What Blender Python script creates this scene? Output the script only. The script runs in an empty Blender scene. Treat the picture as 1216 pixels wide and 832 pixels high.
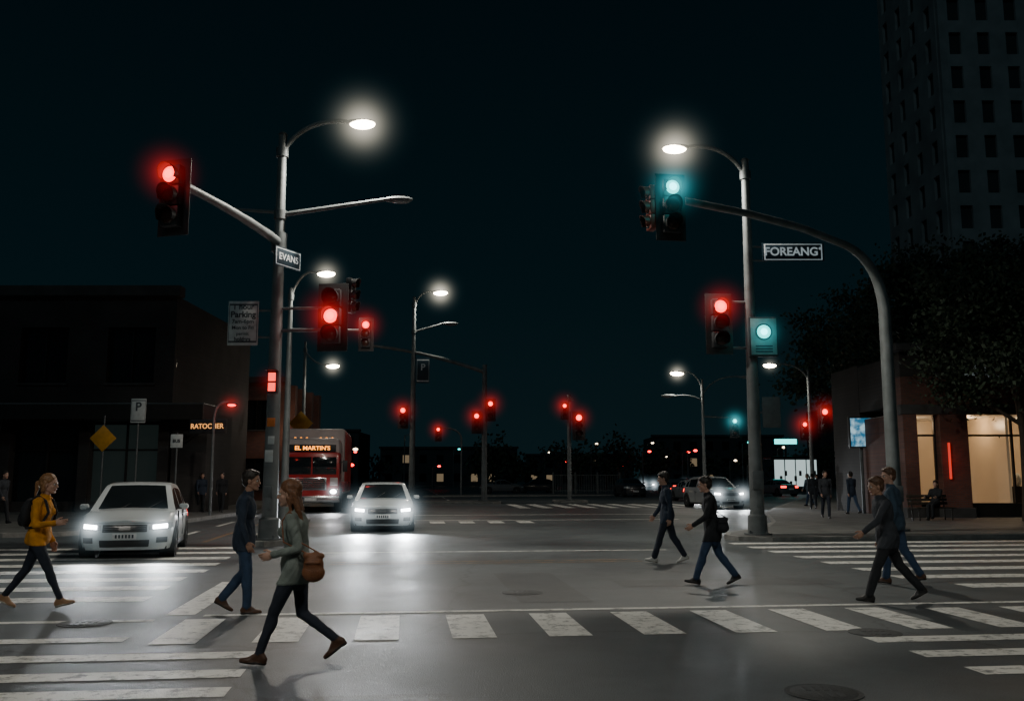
import bpy, bmesh, math, random
import numpy as np
from mathutils import Vector, Matrix, noise
random.seed(7); rng=np.random.default_rng(7)
R=math.radians
scene=bpy.context.scene
COL=scene.collection
# ------------------------------------------------------------------ materials
def nt(name):
    m=bpy.data.materials.new(name); m.use_nodes=True
    n=m.node_tree.nodes; l=m.node_tree.links
    return m,n,l,n["Principled BSDF"]
def mat(name,col,rough=0.6,metal=0.0,var=0.15,scale=6.0,bump=0.0,bscale=60.0,spec=0.5,coat=0.0):
    m,n,l,b=nt(name)
    b.inputs["Roughness"].default_value=rough; b.inputs["Metallic"].default_value=metal
    b.inputs["Specular IOR Level"].default_value=spec; b.inputs["Coat Weight"].default_value=coat
    tc=n.new("ShaderNodeTexCoord"); no=n.new("ShaderNodeTexNoise"); no.inputs["Scale"].default_value=scale; no.inputs["Detail"].default_value=5
    l.new(tc.outputs["Object"],no.inputs["Vector"])
    cr=n.new("ShaderNodeValToRGB"); c=col
    cr.color_ramp.elements[0].position=0.3; cr.color_ramp.elements[1].position=0.7
    cr.color_ramp.elements[0].color=(c[0]*(1-var),c[1]*(1-var),c[2]*(1-var),1)
    cr.color_ramp.elements[1].color=(min(1,c[0]*(1+var)),min(1,c[1]*(1+var)),min(1,c[2]*(1+var)),1)
    l.new(no.outputs["Fac"],cr.inputs["Fac"]); l.new(cr.outputs["Color"],b.inputs["Base Color"])
    if bump>0:
        n2=n.new("ShaderNodeTexNoise"); n2.inputs["Scale"].default_value=bscale; n2.inputs["Detail"].default_value=4
        l.new(tc.outputs["Object"],n2.inputs["Vector"])
        bp=n.new("ShaderNodeBump"); bp.inputs["Strength"].default_value=bump; bp.inputs["Distance"].default_value=0.02
        l.new(n2.outputs["Fac"],bp.inputs["Height"]); l.new(bp.outputs["Normal"],b.inputs["Normal"])
    return m
def emat(name,col,st,base=(0.02,0.02,0.02)):
    m,n,l,b=nt(name)
    b.inputs["Base Color"].default_value=(*base,1); b.inputs["Roughness"].default_value=0.3
    b.inputs["Emission Color"].default_value=(*col,1); b.inputs["Emission Strength"].default_value=st
    return m
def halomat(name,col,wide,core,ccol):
    """emissive volume imitating lens haze: soft wide falloff + tight bright core, emission density per metre"""
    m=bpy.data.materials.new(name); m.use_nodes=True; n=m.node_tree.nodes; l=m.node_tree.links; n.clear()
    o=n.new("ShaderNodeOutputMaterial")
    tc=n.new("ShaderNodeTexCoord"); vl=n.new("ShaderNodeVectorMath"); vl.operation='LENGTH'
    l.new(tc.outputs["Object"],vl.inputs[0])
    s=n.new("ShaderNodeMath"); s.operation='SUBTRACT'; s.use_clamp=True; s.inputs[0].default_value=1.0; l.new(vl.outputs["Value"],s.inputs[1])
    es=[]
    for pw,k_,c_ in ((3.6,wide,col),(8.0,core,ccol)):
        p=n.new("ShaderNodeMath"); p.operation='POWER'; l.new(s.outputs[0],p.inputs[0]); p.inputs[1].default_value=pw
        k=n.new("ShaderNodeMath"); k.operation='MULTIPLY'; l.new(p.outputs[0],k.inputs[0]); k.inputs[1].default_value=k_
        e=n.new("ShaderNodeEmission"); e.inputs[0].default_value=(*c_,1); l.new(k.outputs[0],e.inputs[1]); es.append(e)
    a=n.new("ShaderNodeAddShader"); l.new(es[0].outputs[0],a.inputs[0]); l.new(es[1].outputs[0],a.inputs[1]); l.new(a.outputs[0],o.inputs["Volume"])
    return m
M={}
M['pole']=mat('galvanised_steel',(0.12,0.135,0.14),0.55,0.3,0.22,5,0.15,40)
M['polelit']=mat('painted_steel_pole',(0.15,0.168,0.172),0.55,0.15,0.28,2.2,0.15,40)
M['black']=mat('black_housing',(0.02,0.022,0.024),0.55)
M['hous']=mat('signal_housing',(0.035,0.037,0.04),0.5,0,0.2,8)
M['backp']=mat('backplate',(0.03,0.03,0.032),0.6)
M['lensoff']=mat('unlit_lens',(0.05,0.02,0.015),0.2)
M['red']=emat('red_lens',(1,0.02,0.02),7)
M['redc']=emat('red_lens_core',(1,0.045,0.022),9)
M['teal']=emat('green_lens',(0.03,0.85,0.80),3.0)
M['tealc']=emat('green_lens_core',(0.12,0.95,1.0),6)
M['lamp']=emat('lamp_lens',(1,0.84,0.62),30)
M['lampoff']=mat('lamp_lens_off',(0.25,0.27,0.27),0.3)
M['white']=mat('white_paint',(0.75,0.76,0.76),0.5)
M['signw']=mat('sign_face',(0.50,0.54,0.54),0.5,0,0.12,6)
M['signblue']=mat('sign_blue',(0.012,0.032,0.05),0.4)
M['signlet']=emat('street_sign_lettering_glow',(0.75,0.92,1.0),0.22,(0.7,0.72,0.72))  # letters and border given slight emission to lift the dim sign
M['yellow']=mat('sign_yellow',(0.55,0.27,0.02),0.5)
M['orange']=mat('sticker_orange',(0.6,0.16,0.02),0.5)
M['rubber']=mat('tyre_rubber',(0.018,0.018,0.018),0.85)
M['chrome']=mat('chrome',(0.6,0.6,0.62),0.2,1.0,0.05)
M['band']=mat('steel_band',(0.2,0.21,0.21),0.45,0.5)
M['alloy']=mat('alloy_wheel',(0.35,0.36,0.37),0.35,0.8,0.1)
M['glass']=mat('dark_glass',(0.012,0.016,0.018),0.08,0,0.1,3,spec=0.8)
M['hl']=emat('headlight',(0.93,0.97,1.0),30)
M['hloff']=mat('headlight_off',(0.4,0.42,0.44),0.12)
M['tail']=emat('tail_light',(1,0.03,0.02),5)
M['amber']=emat('amber_display',(1,0.30,0.03),3.5)
M['kerb']=mat('kerb_concrete',(0.22,0.22,0.21),0.8,0,0.25,5,0.3,60)
M['concrete']=mat('concrete',(0.12,0.125,0.12),0.8,0,0.2,3,0.2,30)
M['bark']=mat('bark',(0.05,0.04,0.03),0.9,0,0.3,8,0.6,20)
M['leafm']=mat('foliage',(0.040,0.062,0.036),0.7,0,0.5,0.8)
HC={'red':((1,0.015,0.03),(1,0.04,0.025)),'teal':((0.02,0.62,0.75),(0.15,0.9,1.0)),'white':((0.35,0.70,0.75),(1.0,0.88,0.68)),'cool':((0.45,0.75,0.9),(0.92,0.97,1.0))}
HAL={}
# ------------------------------------------------------------------ mesh builder
class MB:
    def __init__(s): s.v=[];s.f=[];s.m=[];s.mats=[];s.X=Matrix.Identity(4)
    def mi(s,mt):
        if mt not in s.mats: s.mats.append(mt)
        return s.mats.index(mt)
    def add(s,vs,fs,mt):
        b=len(s.v); k=s.mi(mt)
        s.v+= [tuple(s.X@Vector(p)) for p in vs]
        for f in fs: s.f.append(tuple(b+i for i in f)); s.m.append(k)
    def box(s,c,d,mt,rot=None,bev=0.0):
        bm=bmesh.new(); bmesh.ops.create_cube(bm,size=1.0)
        for v in bm.verts: v.co=Vector((v.co.x*d[0],v.co.y*d[1],v.co.z*d[2]))
        if bev>0: bmesh.ops.bevel(bm,geom=list(bm.edges),offset=min(bev,0.45*min(d)),segments=2,affect='EDGES',profile=0.5)
        Rm=rot.to_4x4() if rot is not None else Matrix.Identity(4)
        T=Matrix.Translation(c)@Rm
        bm.verts.ensure_lookup_table()
        s.add([T@v.co for v in bm.verts],[[v.index for v in f.verts] for f in bm.faces],mt); bm.free()
    def tube(s,path,radii,mt,seg=12,caps=True):
        P=[Vector(p) for p in path]; n=len(P)
        if not hasattr(radii,'__len__'): radii=[radii]*n
        vs=[];fs=[];up=None
        for i in range(n):
            t=(P[min(i+1,n-1)]-P[max(i-1,0)]).normalized()
            if up is None:
                a=Vector((0,0,1)) if abs(t.z)<0.9 else Vector((1,0,0)); up=t.cross(a).normalized()
            else: up=(up-t*up.dot(t)).normalized()
            w=t.cross(up)
            for k in range(seg):
                an=2*math.pi*k/seg; vs.append(P[i]+(up*math.cos(an)+w*math.sin(an))*radii[i])
        for i in range(n-1):
            for k in range(seg):
                a=i*seg+k;b=i*seg+(k+1)%seg; fs.append((a,b,b+seg,a+seg))
        if caps: fs.append(tuple(range(seg))[::-1]); fs.append(tuple((n-1)*seg+k for k in range(seg)))
        s.add(vs,fs,mt)
    def ball(s,c,r,mt,rot=None,u=16,v=10):
        if not hasattr(r,'__len__'): r=(r,r,r)
        bm=bmesh.new(); bmesh.ops.create_uvsphere(bm,u_segments=u,v_segments=v,radius=1)
        Rm=rot.to_4x4() if rot is not None else Matrix.Identity(4)
        T=Matrix.Translation(c)@Rm@Matrix.Diagonal((r[0],r[1],r[2],1))
        bm.verts.ensure_lookup_table()
        s.add([T@q.co for q in bm.verts],[[q.index for q in f.verts] for f in bm.faces],mt); bm.free()
    def prism(s,poly,z0,z1,mt,mts=None):
        a=sum(poly[i][0]*poly[(i+1)%len(poly)][1]-poly[(i+1)%len(poly)][0]*poly[i][1] for i in range(len(poly)))
        if a<0: poly=poly[::-1]
        n=len(poly); vs=[(p[0],p[1],z0) for p in poly]+[(p[0],p[1],z1) for p in poly]
        s.add(vs,[tuple(range(n,2*n))],mt)
        s.add(vs,[(i,(i+1)%n,(i+1)%n+n,i+n) for i in range(n)],mts or mt)
    def grid(s,pts,mt,close=False):
        h=len(pts);w=len(pts[0]); vs=[p for r in pts for p in r]; fs=[]
        for i in range(h-1):
            for j in range(w-1): a=i*w+j; fs.append((a,a+1,a+w+1,a+w))
        s.add(vs,fs,mt)
    def obj(s,name,loc=(0,0,0),rz=0.0,smooth=True,parent=None,ang=35):
        me=bpy.data.meshes.new(name); me.from_pydata(s.v,[],s.f); 
        for m in s.mats: me.materials.append(m)
        me.polygons.foreach_set('material_index',s.m)
        if smooth:
            me.polygons.foreach_set('use_smooth',[True]*len(me.polygons)); me.set_sharp_from_angle(angle=R(ang))
        me.update(); o=bpy.data.objects.new(name,me); COL.objects.link(o); o.location=loc; o.rotation_euler=(0,0,rz)
        if parent: o.parent=parent
        return o
def text(body,size,mt,mw,parent,name='lettering',align='CENTER',bold=0.0):
    cu=bpy.data.curves.new(name,'FONT'); cu.body=body; cu.size=size; cu.align_x=align; cu.align_y='CENTER'; cu.offset=bold; cu.extrude=0.003
    o=bpy.data.objects.new(name,cu); COL.objects.link(o); bpy.context.view_layer.update()
    me=bpy.data.meshes.new_from_object(o.evaluated_get(bpy.context.evaluated_depsgraph_get()))
    bpy.data.objects.remove(o); me.materials.clear(); me.materials.append(mt)
    o=bpy.data.objects.new(name,me); COL.objects.link(o); o.parent=parent; o.matrix_local=mw; return o
FACE=Matrix.Rotation(R(90),4,'X')   # text plane facing -Y
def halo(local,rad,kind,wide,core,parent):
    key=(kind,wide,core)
    if key not in HAL: HAL[key]=halomat('bloom_glow_'+kind,HC[kind][0],wide,core,HC[kind][1])
    mb=MB(); mb.ball((0,0,0),1.0,HAL[key],u=24,v=16); o=mb.obj('bloom_ball'); o.scale=(rad,)*3; o.parent=parent; o.location=local  # emissive ball added around a light to imitate glare
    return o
def light(kind,local,power,col,parent,size=0.15,name='bulb_light',rot=None,spot=None,blend=0.5):
    d=bpy.data.lights.new(name,kind); d.energy=power; d.color=col; d.shadow_soft_size=size
    if kind=='SPOT': d.spot_size=spot; d.spot_blend=blend
    o=bpy.data.objects.new(name,d); COL.objects.link(o); o.parent=parent; o.location=local
    if rot is not None: o.rotation_euler=rot
    return o
# ------------------------------------------------------------------ camera
cam=bpy.data.cameras.new("camera"); co=bpy.data.objects.new("camera",cam); COL.objects.link(co)
co.location=(0,0,1.68); co.rotation_euler=(R(90)+math.atan(150/1088),0,0)
cam.sensor_width=36; cam.lens=36*1088/1216; cam.clip_end=2000; cam.clip_start=0.05; scene.camera=co
# ------------------------------------------------------------------ world
w=bpy.data.worlds.new("World"); scene.world=w; w.use_nodes=True; n=w.node_tree.nodes; l=w.node_tree.links
bg=n["Background"]; sky=n.new("ShaderNodeTexSky"); sky.sky_type='NISHITA'; sky.sun_disc=False; sky.sun_elevation=R(2); sky.sun_rotation=R(200)
geo=n.new("ShaderNodeTexCoord"); sep=n.new("ShaderNodeSeparateXYZ"); l.new(geo.outputs["Generated"],sep.inputs[0])
cr=n.new("ShaderNodeValToRGB"); e=cr.color_ramp.elements
e[0].position=0.0; e[0].color=(0.0036,0.0110,0.0138,1); e[1].position=0.60; e[1].color=(0.0007,0.0034,0.0050,1)
x=e.new(0.2); x.color=(0.0016,0.0074,0.0100,1)
l.new(sep.outputs["Z"],cr.inputs["Fac"])
mx=n.new("ShaderNodeMixRGB"); mx.blend_type='ADD'; mx.inputs[0].default_value=0.0002; l.new(cr.outputs[0],mx.inputs[1]); l.new(sky.outputs[0],mx.inputs[2])
l.new(mx.outputs[0],bg.inputs[0]); bg.inputs[1].default_value=1.0
sd=bpy.data.lights.new("fill_sun",'SUN'); sd.energy=0.11; sd.angle=R(3); sd.color=(0.6,0.9,1.0)  # added fill light with no visible source, lifts the tower
so=bpy.data.objects.new("fill_sun",sd); COL.objects.link(so); so.rotation_euler=(R(52),0,R(-28))
# ------------------------------------------------------------------ ground
def asphalt(name,base=(0.062,0.075,0.082)):
    m,n,l,b=nt(name)
    tc=n.new("ShaderNodeTexCoord")
    def noise_(s,d=6,r=0.6):
        q=n.new("ShaderNodeTexNoise"); q.inputs["Scale"].default_value=s; q.inputs["Detail"].default_value=d; q.inputs["Roughness"].default_value=r; l.new(tc.outputs["Object"],q.inputs["Vector"]); return q
    big=noise_(0.22,5); mid=noise_(1.3,8,0.7); fine=noise_(70,3)
    cr=n.new("ShaderNodeValToRGB"); cr.color_ramp.elements[0].position=0.32; cr.color_ramp.elements[1].position=0.7
    cr.color_ramp.elements[0].color=(base[0]*0.58,base[1]*0.58,base[2]*0.60,1); cr.color_ramp.elements[1].color=(base[0]*1.55,base[1]*1.52,base[2]*1.46,1)
    ad=n.new("ShaderNodeMath"); ad.operation='ADD'; m2=n.new("ShaderNodeMath"); m2.operation='MULTIPLY'; m2.inputs[1].default_value=0.5
    l.new(big.outputs[0],ad.inputs[0]); l.new(mid.outputs[0],ad.inputs[1]); l.new(ad.outputs[0],m2.inputs[0]); l.new(m2.outputs[0],cr.inputs[0])
    sp=n.new("ShaderNodeMapRange"); sp.inputs[1].default_value=0.3; sp.inputs[2].default_value=0.7; sp.inputs[3].default_value=0.55; sp.inputs[4].default_value=1.5; l.new(fine.outputs[0],sp.inputs[0])
    mu=n.new("ShaderNodeMixRGB"); mu.blend_type='MULTIPLY'; mu.inputs[0].default_value=1; l.new(cr.outputs[0],mu.inputs[1]); l.new(sp.outputs[0],mu.inputs[2])
    vo=n.new("ShaderNodeTexVoronoi"); vo.feature='DISTANCE_TO_EDGE'; vo.inputs["Scale"].default_value=0.16
    wp=n.new("ShaderNodeVectorMath"); wp.operation='MULTIPLY_ADD'; l.new(mid.outputs["Color"],wp.inputs[0]); wp.inputs[1].default_value=(0.9,0.9,0); l.new(tc.outputs["Object"],wp.inputs[2]); l.new(wp.outputs[0],vo.inputs["Vector"])
    ck=n.new("ShaderNodeMapRange"); ck.inputs[1].default_value=0.0; ck.inputs[2].default_value=0.006; ck.inputs[3].default_value=0.45; ck.inputs[4].default_value=1.0; l.new(vo.outputs["Distance"],ck.inputs[0])
    mu2=n.new("ShaderNodeMixRGB"); mu2.blend_type='MULTIPLY'; mu2.inputs[0].default_value=1; l.new(mu.outputs[0],mu2.inputs[1]); l.new(ck.outputs[0],mu2.inputs[2])
    l.new(mu2.outputs[0],b.inputs["Base Color"])
    rr=n.new("ShaderNodeMapRange"); rr.inputs[1].default_value=0.3; rr.inputs[2].default_value=0.7; rr.inputs[3].default_value=0.38; rr.inputs[4].default_value=0.64; l.new(big.outputs[0],rr.inputs[0]); l.new(rr.outputs[0],b.inputs["Roughness"])
    bp=n.new("ShaderNodeBump"); bp.inputs["Strength"].default_value=0.5; bp.inputs["Distance"].default_value=0.012; l.new(fine.outputs[0],bp.inputs["Height"]); l.new(bp.outputs[0],b.inputs["Normal"])
    return m,n,l,b,mu2,tc
M['asph']=asphalt('asphalt')[0]
def paintmat(name,col,lo=0.36,hi=0.5):
    m,n,l,b,src,tc=asphalt(name)
    w1=n.new("ShaderNodeTexNoise"); w1.inputs["Scale"].default_value=5.5; w1.inputs["Detail"].default_value=9; w1.inputs["Roughness"].default_value=0.75; l.new(tc.outputs["Object"],w1.inputs["Vector"])
    mr=n.new("ShaderNodeMapRange"); mr.inputs[1].default_value=lo; mr.inputs[2].default_value=hi; mr.inputs[3].default_value=0.15; mr.inputs[4].default_value=1; l.new(w1.outputs[0],mr.inputs[0])
    mx=n.new("ShaderNodeMixRGB"); l.new(mr.outputs[0],mx.inputs[0]); l.new(src.outputs[0],mx.inputs[1]); mx.inputs[2].default_value=(*col,1)
    l.new(mx.outputs[0],b.inputs["Base Color"]); return m
M['mark']=paintmat('road_paint_white',(0.72,0.72,0.68),0.38,0.50)
M['marky']=paintmat('road_paint_yellow',(0.34,0.20,0.08),0.44,0.62)
def paving():
    m,n,l,b=nt('paving'); tc=n.new("ShaderNodeTexCoord"); br=n.new("ShaderNodeTexBrick"); br.offset=0.0
    br.inputs["Scale"].default_value=1.0; br.inputs["Brick Width"].default_value=1.5; br.inputs["Row Height"].default_value=1.5; br.inputs["Mortar Size"].default_value=0.012
    br.inputs["Color1"].default_value=(0.10,0.105,0.10,1); br.inputs["Color2"].default_value=(0.13,0.132,0.127,1); br.inputs["Mortar"].default_value=(0.04,0.04,0.04,1)
    l.new(tc.outputs["Object"],br.inputs["Vector"])
    no=n.new("ShaderNodeTexNoise"); no.inputs["Scale"].default_value=1.7; no.inputs["Detail"].default_value=8; l.new(tc.outputs["Object"],no.inputs["Vector"])
    mr=n.new("ShaderNodeMapRange"); mr.inputs[1].default_value=0.3; mr.inputs[2].default_value=0.7; mr.inputs[3].default_value=0.65; mr.inputs[4].default_value=1.25; l.new(no.outputs[0],mr.inputs[0])
    mu=n.new("ShaderNodeMixRGB"); mu.blend_type='MULTIPLY'; mu.inputs[0].default_value=1; l.new(br.outputs[0],mu.inputs[1]); l.new(mr.outputs[0],mu.inputs[2]); l.new(mu.outputs[0],b.inputs["Base Color"]); b.inputs["Roughness"].default_value=0.7
    return m
M['pave']=paving()
M['soil']=mat('ground_soil',(0.03,0.032,0.03),0.9,0,0.3,0.3)
mb=MB(); mb.add([(-900,-300,-0.02),(900,-300,-0.02),(900,1500,-0.02),(-900,1500,-0.02)],[(0,1,2,3)],M['soil']); mb.obj('ground',smooth=False)
mb=MB(); mb.add([(-200,-60,0),(200,-60,0),(200,320,0),(-200,320,0)],[(0,1,2,3)],M['asph']); mb.obj('road',smooth=False)
def GR(r,f): return (0.9932*r-0.1165*f, 0.1165*r+0.9932*f)
def quad(mb,r0,r1,f0,f1,mt,z=0.004):
    p=[GR(r0,f0),GR(r1,f0),GR(r1,f1),GR(r0,f1)]; mb.add([(a,b,z) for a,b in p],[(0,1,2,3)],mt)
mb=MB(); K=M['mark']
for i in range(-3,9): 
    r=0.54+i*1.03
    quad(mb,r,r+0.47,9.95,11.62 if i<6 else 11.5,K)
quad(mb,-2.4,9.2,11.84,11.98,K)
for f in (9.15,8.30,7.60): quad(mb,-11,-1.35,f-0.02,f+0.31,K)
for f in (6.85,6.1): quad(mb,-11,-1.4,f,f+0.31,K)
quad(mb,-9,-2.85,10.15,10.42,K); quad(mb,-9,-2.9,11.5,11.66,K)
for i,f in enumerate([13.35,14.65,15.9,17.2,18.5,19.9,21.3,22.7]): quad(mb,-10.5,-3.5-0.05*(i%3),f,f+0.52,K)
quad(mb,-2.88,-2.52,11.98,15.6,K)
for i in range(4): quad(mb,4.85+0.07*i,13,9.2-i*0.78,9.52-i*0.78,K)
for i,f in enumerate([13.5,14.8,16.1,17.4,18.7,20.1,21.4,22.7]): quad(mb,8.3+(0.4 if i==0 else 0),16.5,f,f+0.5,K)
quad(mb,-1.9,6.1,21.15,21.28,K)
quad(mb,-0.8,11,36.2,36.5,K); quad(mb,0.4,12,41.2,41.6,K)
for i in range(10): quad(mb,6.5+i*1.25-0.2,7.1+i*1.25-0.2,50,57,K)
for i in range(6): quad(mb,-1.2+i*1.1,-0.65+i*1.1,34.0+i*0,35.6,K)
for i in range(8): quad(mb,-6.4,-6.25,27+i*6,30+i*6,K)
for i in range(9): quad(mb,3.2,3.35,66+i*8,70+i*8,K)
mb.obj('road_markings',smooth=False)
mb=MB(); quad(mb,-1.4,4.8,18.75,18.87,M['marky']); quad(mb,-1.4,4.8,18.35,18.47,M['marky']); quad(mb,-5.2,-5.06,25,60,M['marky']); mb.obj('yellow_road_marking',smooth=False)
M['patch']=asphalt('asphalt_patch',(0.042,0.050,0.055))[0]
mb=MB()
for (r0,r1,f0,f1) in [(1.6,2.6,12.6,16.4),(5.6,6.7,5.2,7.6),(-1.1,0.4,6.6,7.5),(3.4,7.0,14.2,15.1),(-0.8,0.1,13.6,17.9)]: quad(mb,r0,r1,f0,f1,M['patch'],0.0025)
mb.obj('asphalt_patches',smooth=False)
M['iron']=mat('cast_iron',(0.045,0.05,0.052),0.6,0.4,0.3,30,0.6,90)
for i,(x,y,r) in enumerate([(2.45,7.5,0.3),(0.15,13.8,0.3),(3.95,10.3,0.28),(-4.95,10.95,0.30),(1.9,6.9,0.2)]):
    mb=MB(); mb.tube([(0,0,0.0),(0,0,0.006)],[r,r],M['iron'],32); mb.tube([(0,0,0.006),(0,0,0.008)],[r*0.86,r*0.85],M['iron'],32)
    for a in range(4):
        for sgn in (-1,1): mb.box(((0.2+0.2*a-0.5)*r*1.2,sgn*r*0.35,0.009),(r*0.14,r*0.45,0.004),M['iron'])
    mb.obj('manhole_cover',(x,y,0.001))
def pavement(name,poly,h=0.13):
    mb=MB(); mb.prism(poly,0,h-0.004,M['kerb'],M['kerb'])
    a=sum(poly[i][0]*poly[(i+1)%len(poly)][1]-poly[(i+1)%len(poly)][0]*poly[i][1] for i in range(len(poly)))
    pp=poly if a>0 else poly[::-1]; n=len(pp); ins=[]
    for i in range(n):
        p0=Vector(pp[i-1]);p1=Vector(pp[i]);p2=Vector(pp[(i+1)%n]); d1=(p1-p0).normalized(); d2=(p2-p1).normalized()
        nn=(Vector((-d1.y,d1.x))+Vector((-d2.y,d2.x))).normalized(); ins.append(tuple(p1+nn*0.16))
    mb.prism(ins,0.05,h,M['pave']); return mb.obj(name,smooth=False)
pavement('pavement',[(-90,25.0),(-14.2,26),(-12.9,26.7),(-12.2,28),(-12.0,30),(-12.2,60),(-14,120),(-14,200),(-90,200)])
pavement('pavement',[(90,30),(14.5,25.8),(8.2,24.55),(6.8,24.35),(6.0,24.7),(5.8,25.5),(6.1,26.6),(8.0,29.5),(9.2,33),(11.0,40.5),(13.2,47),(17,57),(22,70),(34,100),(60,160),(90,160)])
pavement('traffic_island',[(-6.0,22.6),(-5.6,23.2),(-5.7,24),(-7.7,35.5),(-8.2,36.0),(-8.7,35.6),(-6.7,23.5),(-6.5,22.8)])
pavement('traffic_island',[(-8.2,59),(-7.6,58.5),(-1.2,58.5),(-0.7,59),(-0.7,61.6),(-1.2,62),(-7.6,62),(-8.2,61.6)])
pavement('traffic_island',[(2.8,61),(3.2,60.6),(4.6,60.6),(5,61),(5,64.5),(4.6,65),(3.2,65),(2.8,64.5)])
pavement('traffic_island',[(11.9,59),(12.3,58.6),(12.9,58.6),(13.3,59),(14.5,66),(13,66.5)])
pavement('traffic_island',[(-7.5,78),(10.5,84),(10.5,88),(-1,88),(-7.5,82)])
# ------------------------------------------------------------------ street furniture
LC=(1.0,0.94,0.82)
def cobra(mb,p,d,lit,s=1.0):
    a=math.atan2(d[1],d[0]); q=Matrix.Rotation(a,3,'Z')
    mb.ball(p,(0.40*s,0.16*s,0.08*s),M['polelit'],rot=q)
    mb.ball((p[0]+d[0]*0.06*s,p[1]+d[1]*0.06*s,p[2]-0.055*s),(0.34*s,0.18*s,0.13*s) if lit else (0.25*s,0.13*s,0.05*s),M['lamp'] if lit else M['lampoff'],rot=q)
def bez(p0,p1,p2,n=12):
    p0,p1,p2=Vector(p0),Vector(p1),Vector(p2); return [p0*(1-t)**2+p1*2*t*(1-t)+p2*t*t for t in [i/n for i in range(n+1)]]
def street_lamp(base,h,arms,r=0.14,power=0,ls=1.0,bloom=1.4,extra=None,wide=0.11,core=3.0,zb=0.13):
    bx,by=base; mb=MB()
    mb.tube([(0,0,zb),(0,0,zb+0.04),(0,0,zb+0.04),(0,0,zb+0.5),(0,0,zb+0.55),(0,0,h)],[r*2.0,r*2.0,r*1.45,r*1.35,r*1.05,r*0.55],M['polelit'],20)
    for k in range(4):
        a=k*math.pi/2+0.6; mb.tube([(r*1.7*math.cos(a),r*1.7*math.sin(a),zb+0.02),(r*1.7*math.cos(a),r*1.7*math.sin(a),zb+0.12)],0.025,M['pole'],8)
    mb.box((0,-r*1.25,zb+0.9),(0.14,0.03,0.3),M['polelit'],bev=0.01)
    mb.tube([(0,0,h),(0,0,h+0.06)],[r*0.66,r*0.4],M['pole'],16)
    L=[]
    for (za,ex,ey,ez,lit,cur) in arms:
        dx=ex-bx; dy=ey-by; d=Vector((dx,dy,0)).normalized(); e=(dx,dy,ez)
        if cur: path=bez((0,0,za),(dx*0.25,dy*0.25,ez+0.12),(dx-d.x*0.35*ls,dy-d.y*0.35*ls,ez+0.02))
        else: path=[(0,0,za),(dx-d.x*0.35*ls,dy-d.y*0.35*ls,ez)]
        mb.tube(path,[r*0.34]*(len(path)-1)+[r*0.26],M['polelit'],10)
        mb.tube([(0,0,za-0.12),(0,0,za+0.12)],[r*0.85]*2,M['pole'],16)
        cobra(mb,e,(d.x,d.y),lit,ls)
        if lit: L.append((dx+d.x*0.06,dy,ez))
    if extra: extra(mb)
    o=mb.obj('street_lamp',(bx,by,0))
    for p in L:
        if power: light('SPOT',(p[0],p[1],p[2]-0.30*ls),power,LC,o,0.18,'lamp_bulb',spot=R(168),blend=0.5)
        if bloom: halo((p[0],p[1],p[2]-0.06),bloom,'white',wide,core,o)
    return o
def visor_head(mb,s,lit,nsec=3,back=True,colr='red'):
    sec=0.36*s; H=sec*nsec
    if back: mb.box((0,0.05*s,0),(0.60*s,0.02*s,H+0.26*s),M['backp'],bev=0.008)
    for i in range(nsec):
        z=H/2-sec*(i+0.5)
        mb.box((0,0.0,z),(0.36*s,0.2*s,sec-0.012*s),M['hous'],bev=0.03*s)
        mb.tube([(0,-0.100*s,z),(0,-0.112*s,z)],[0.150*s,0.150*s],M['black'],24)
        on=(i==lit)
        a,b=(M['red'],M['redc']) if colr=='red' else (M['teal'],M['tealc'])
        mb.ball((0,-0.112*s,z),(0.135*s,0.045*s,0.135*s),a if on else M['lensoff'],u=20,v=12)
        if on: mb.ball((0,-0.135*s,z),(0.085*s,0.035*s,0.085*s),b,u=16,v=10)
        ring0=[];ring1=[];ri0=[];ri1=[]
        for k in range(19):
            an=R(-30+k*240/18); c_,s_=math.cos(an),math.sin(an); dep=0.20*s*(0.55+0.45*max(0,math.sin(an)))
            ring0.append((0.160*s*c_,-0.10*s,z+0.160*s*s_)); ring1.append((0.166*s*c_,-0.10*s-dep,z+0.166*s*s_))
            ri0.append((0.153*s*c_,-0.10*s,z+0.153*s*s_)); ri1.append((0.159*s*c_,-0.10*s-dep,z+0.159*s*s_))
        mb.grid([ring0,ring1],M['hous']); mb.grid([ri1,ri0],M['black']); mb.grid([ring1,ri1],M['hous'])
def traffic_light(loc,s,lit,yaw=0.0,colr='red',wide=0.5,core=2.5,hr=0.7,power=6,back=True,brackets=None):
    mb=MB(); visor_head(mb,s,lit,3,back,colr)
    o=mb.obj('traffic_light',loc,yaw)
    if brackets:
        b=MB()
        for p,q,r in brackets: b.tube([Vector(p)-Vector(loc),Vector(q)-Vector(loc)],r,M['pole'],10)
        bo=b.obj('mounting_bracket',(0,0,0)); bo.parent=o; bo.rotation_euler=(0,0,-yaw)
    z=0.36*s*(1-lit)
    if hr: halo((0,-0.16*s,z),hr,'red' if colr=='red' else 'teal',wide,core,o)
    if power: light('POINT',(0,-0.45*s,z),power,(1,0.05,0.04) if colr=='red' else (0.1,1,0.95),o,0.08,'signal_glow')
    return o
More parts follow.
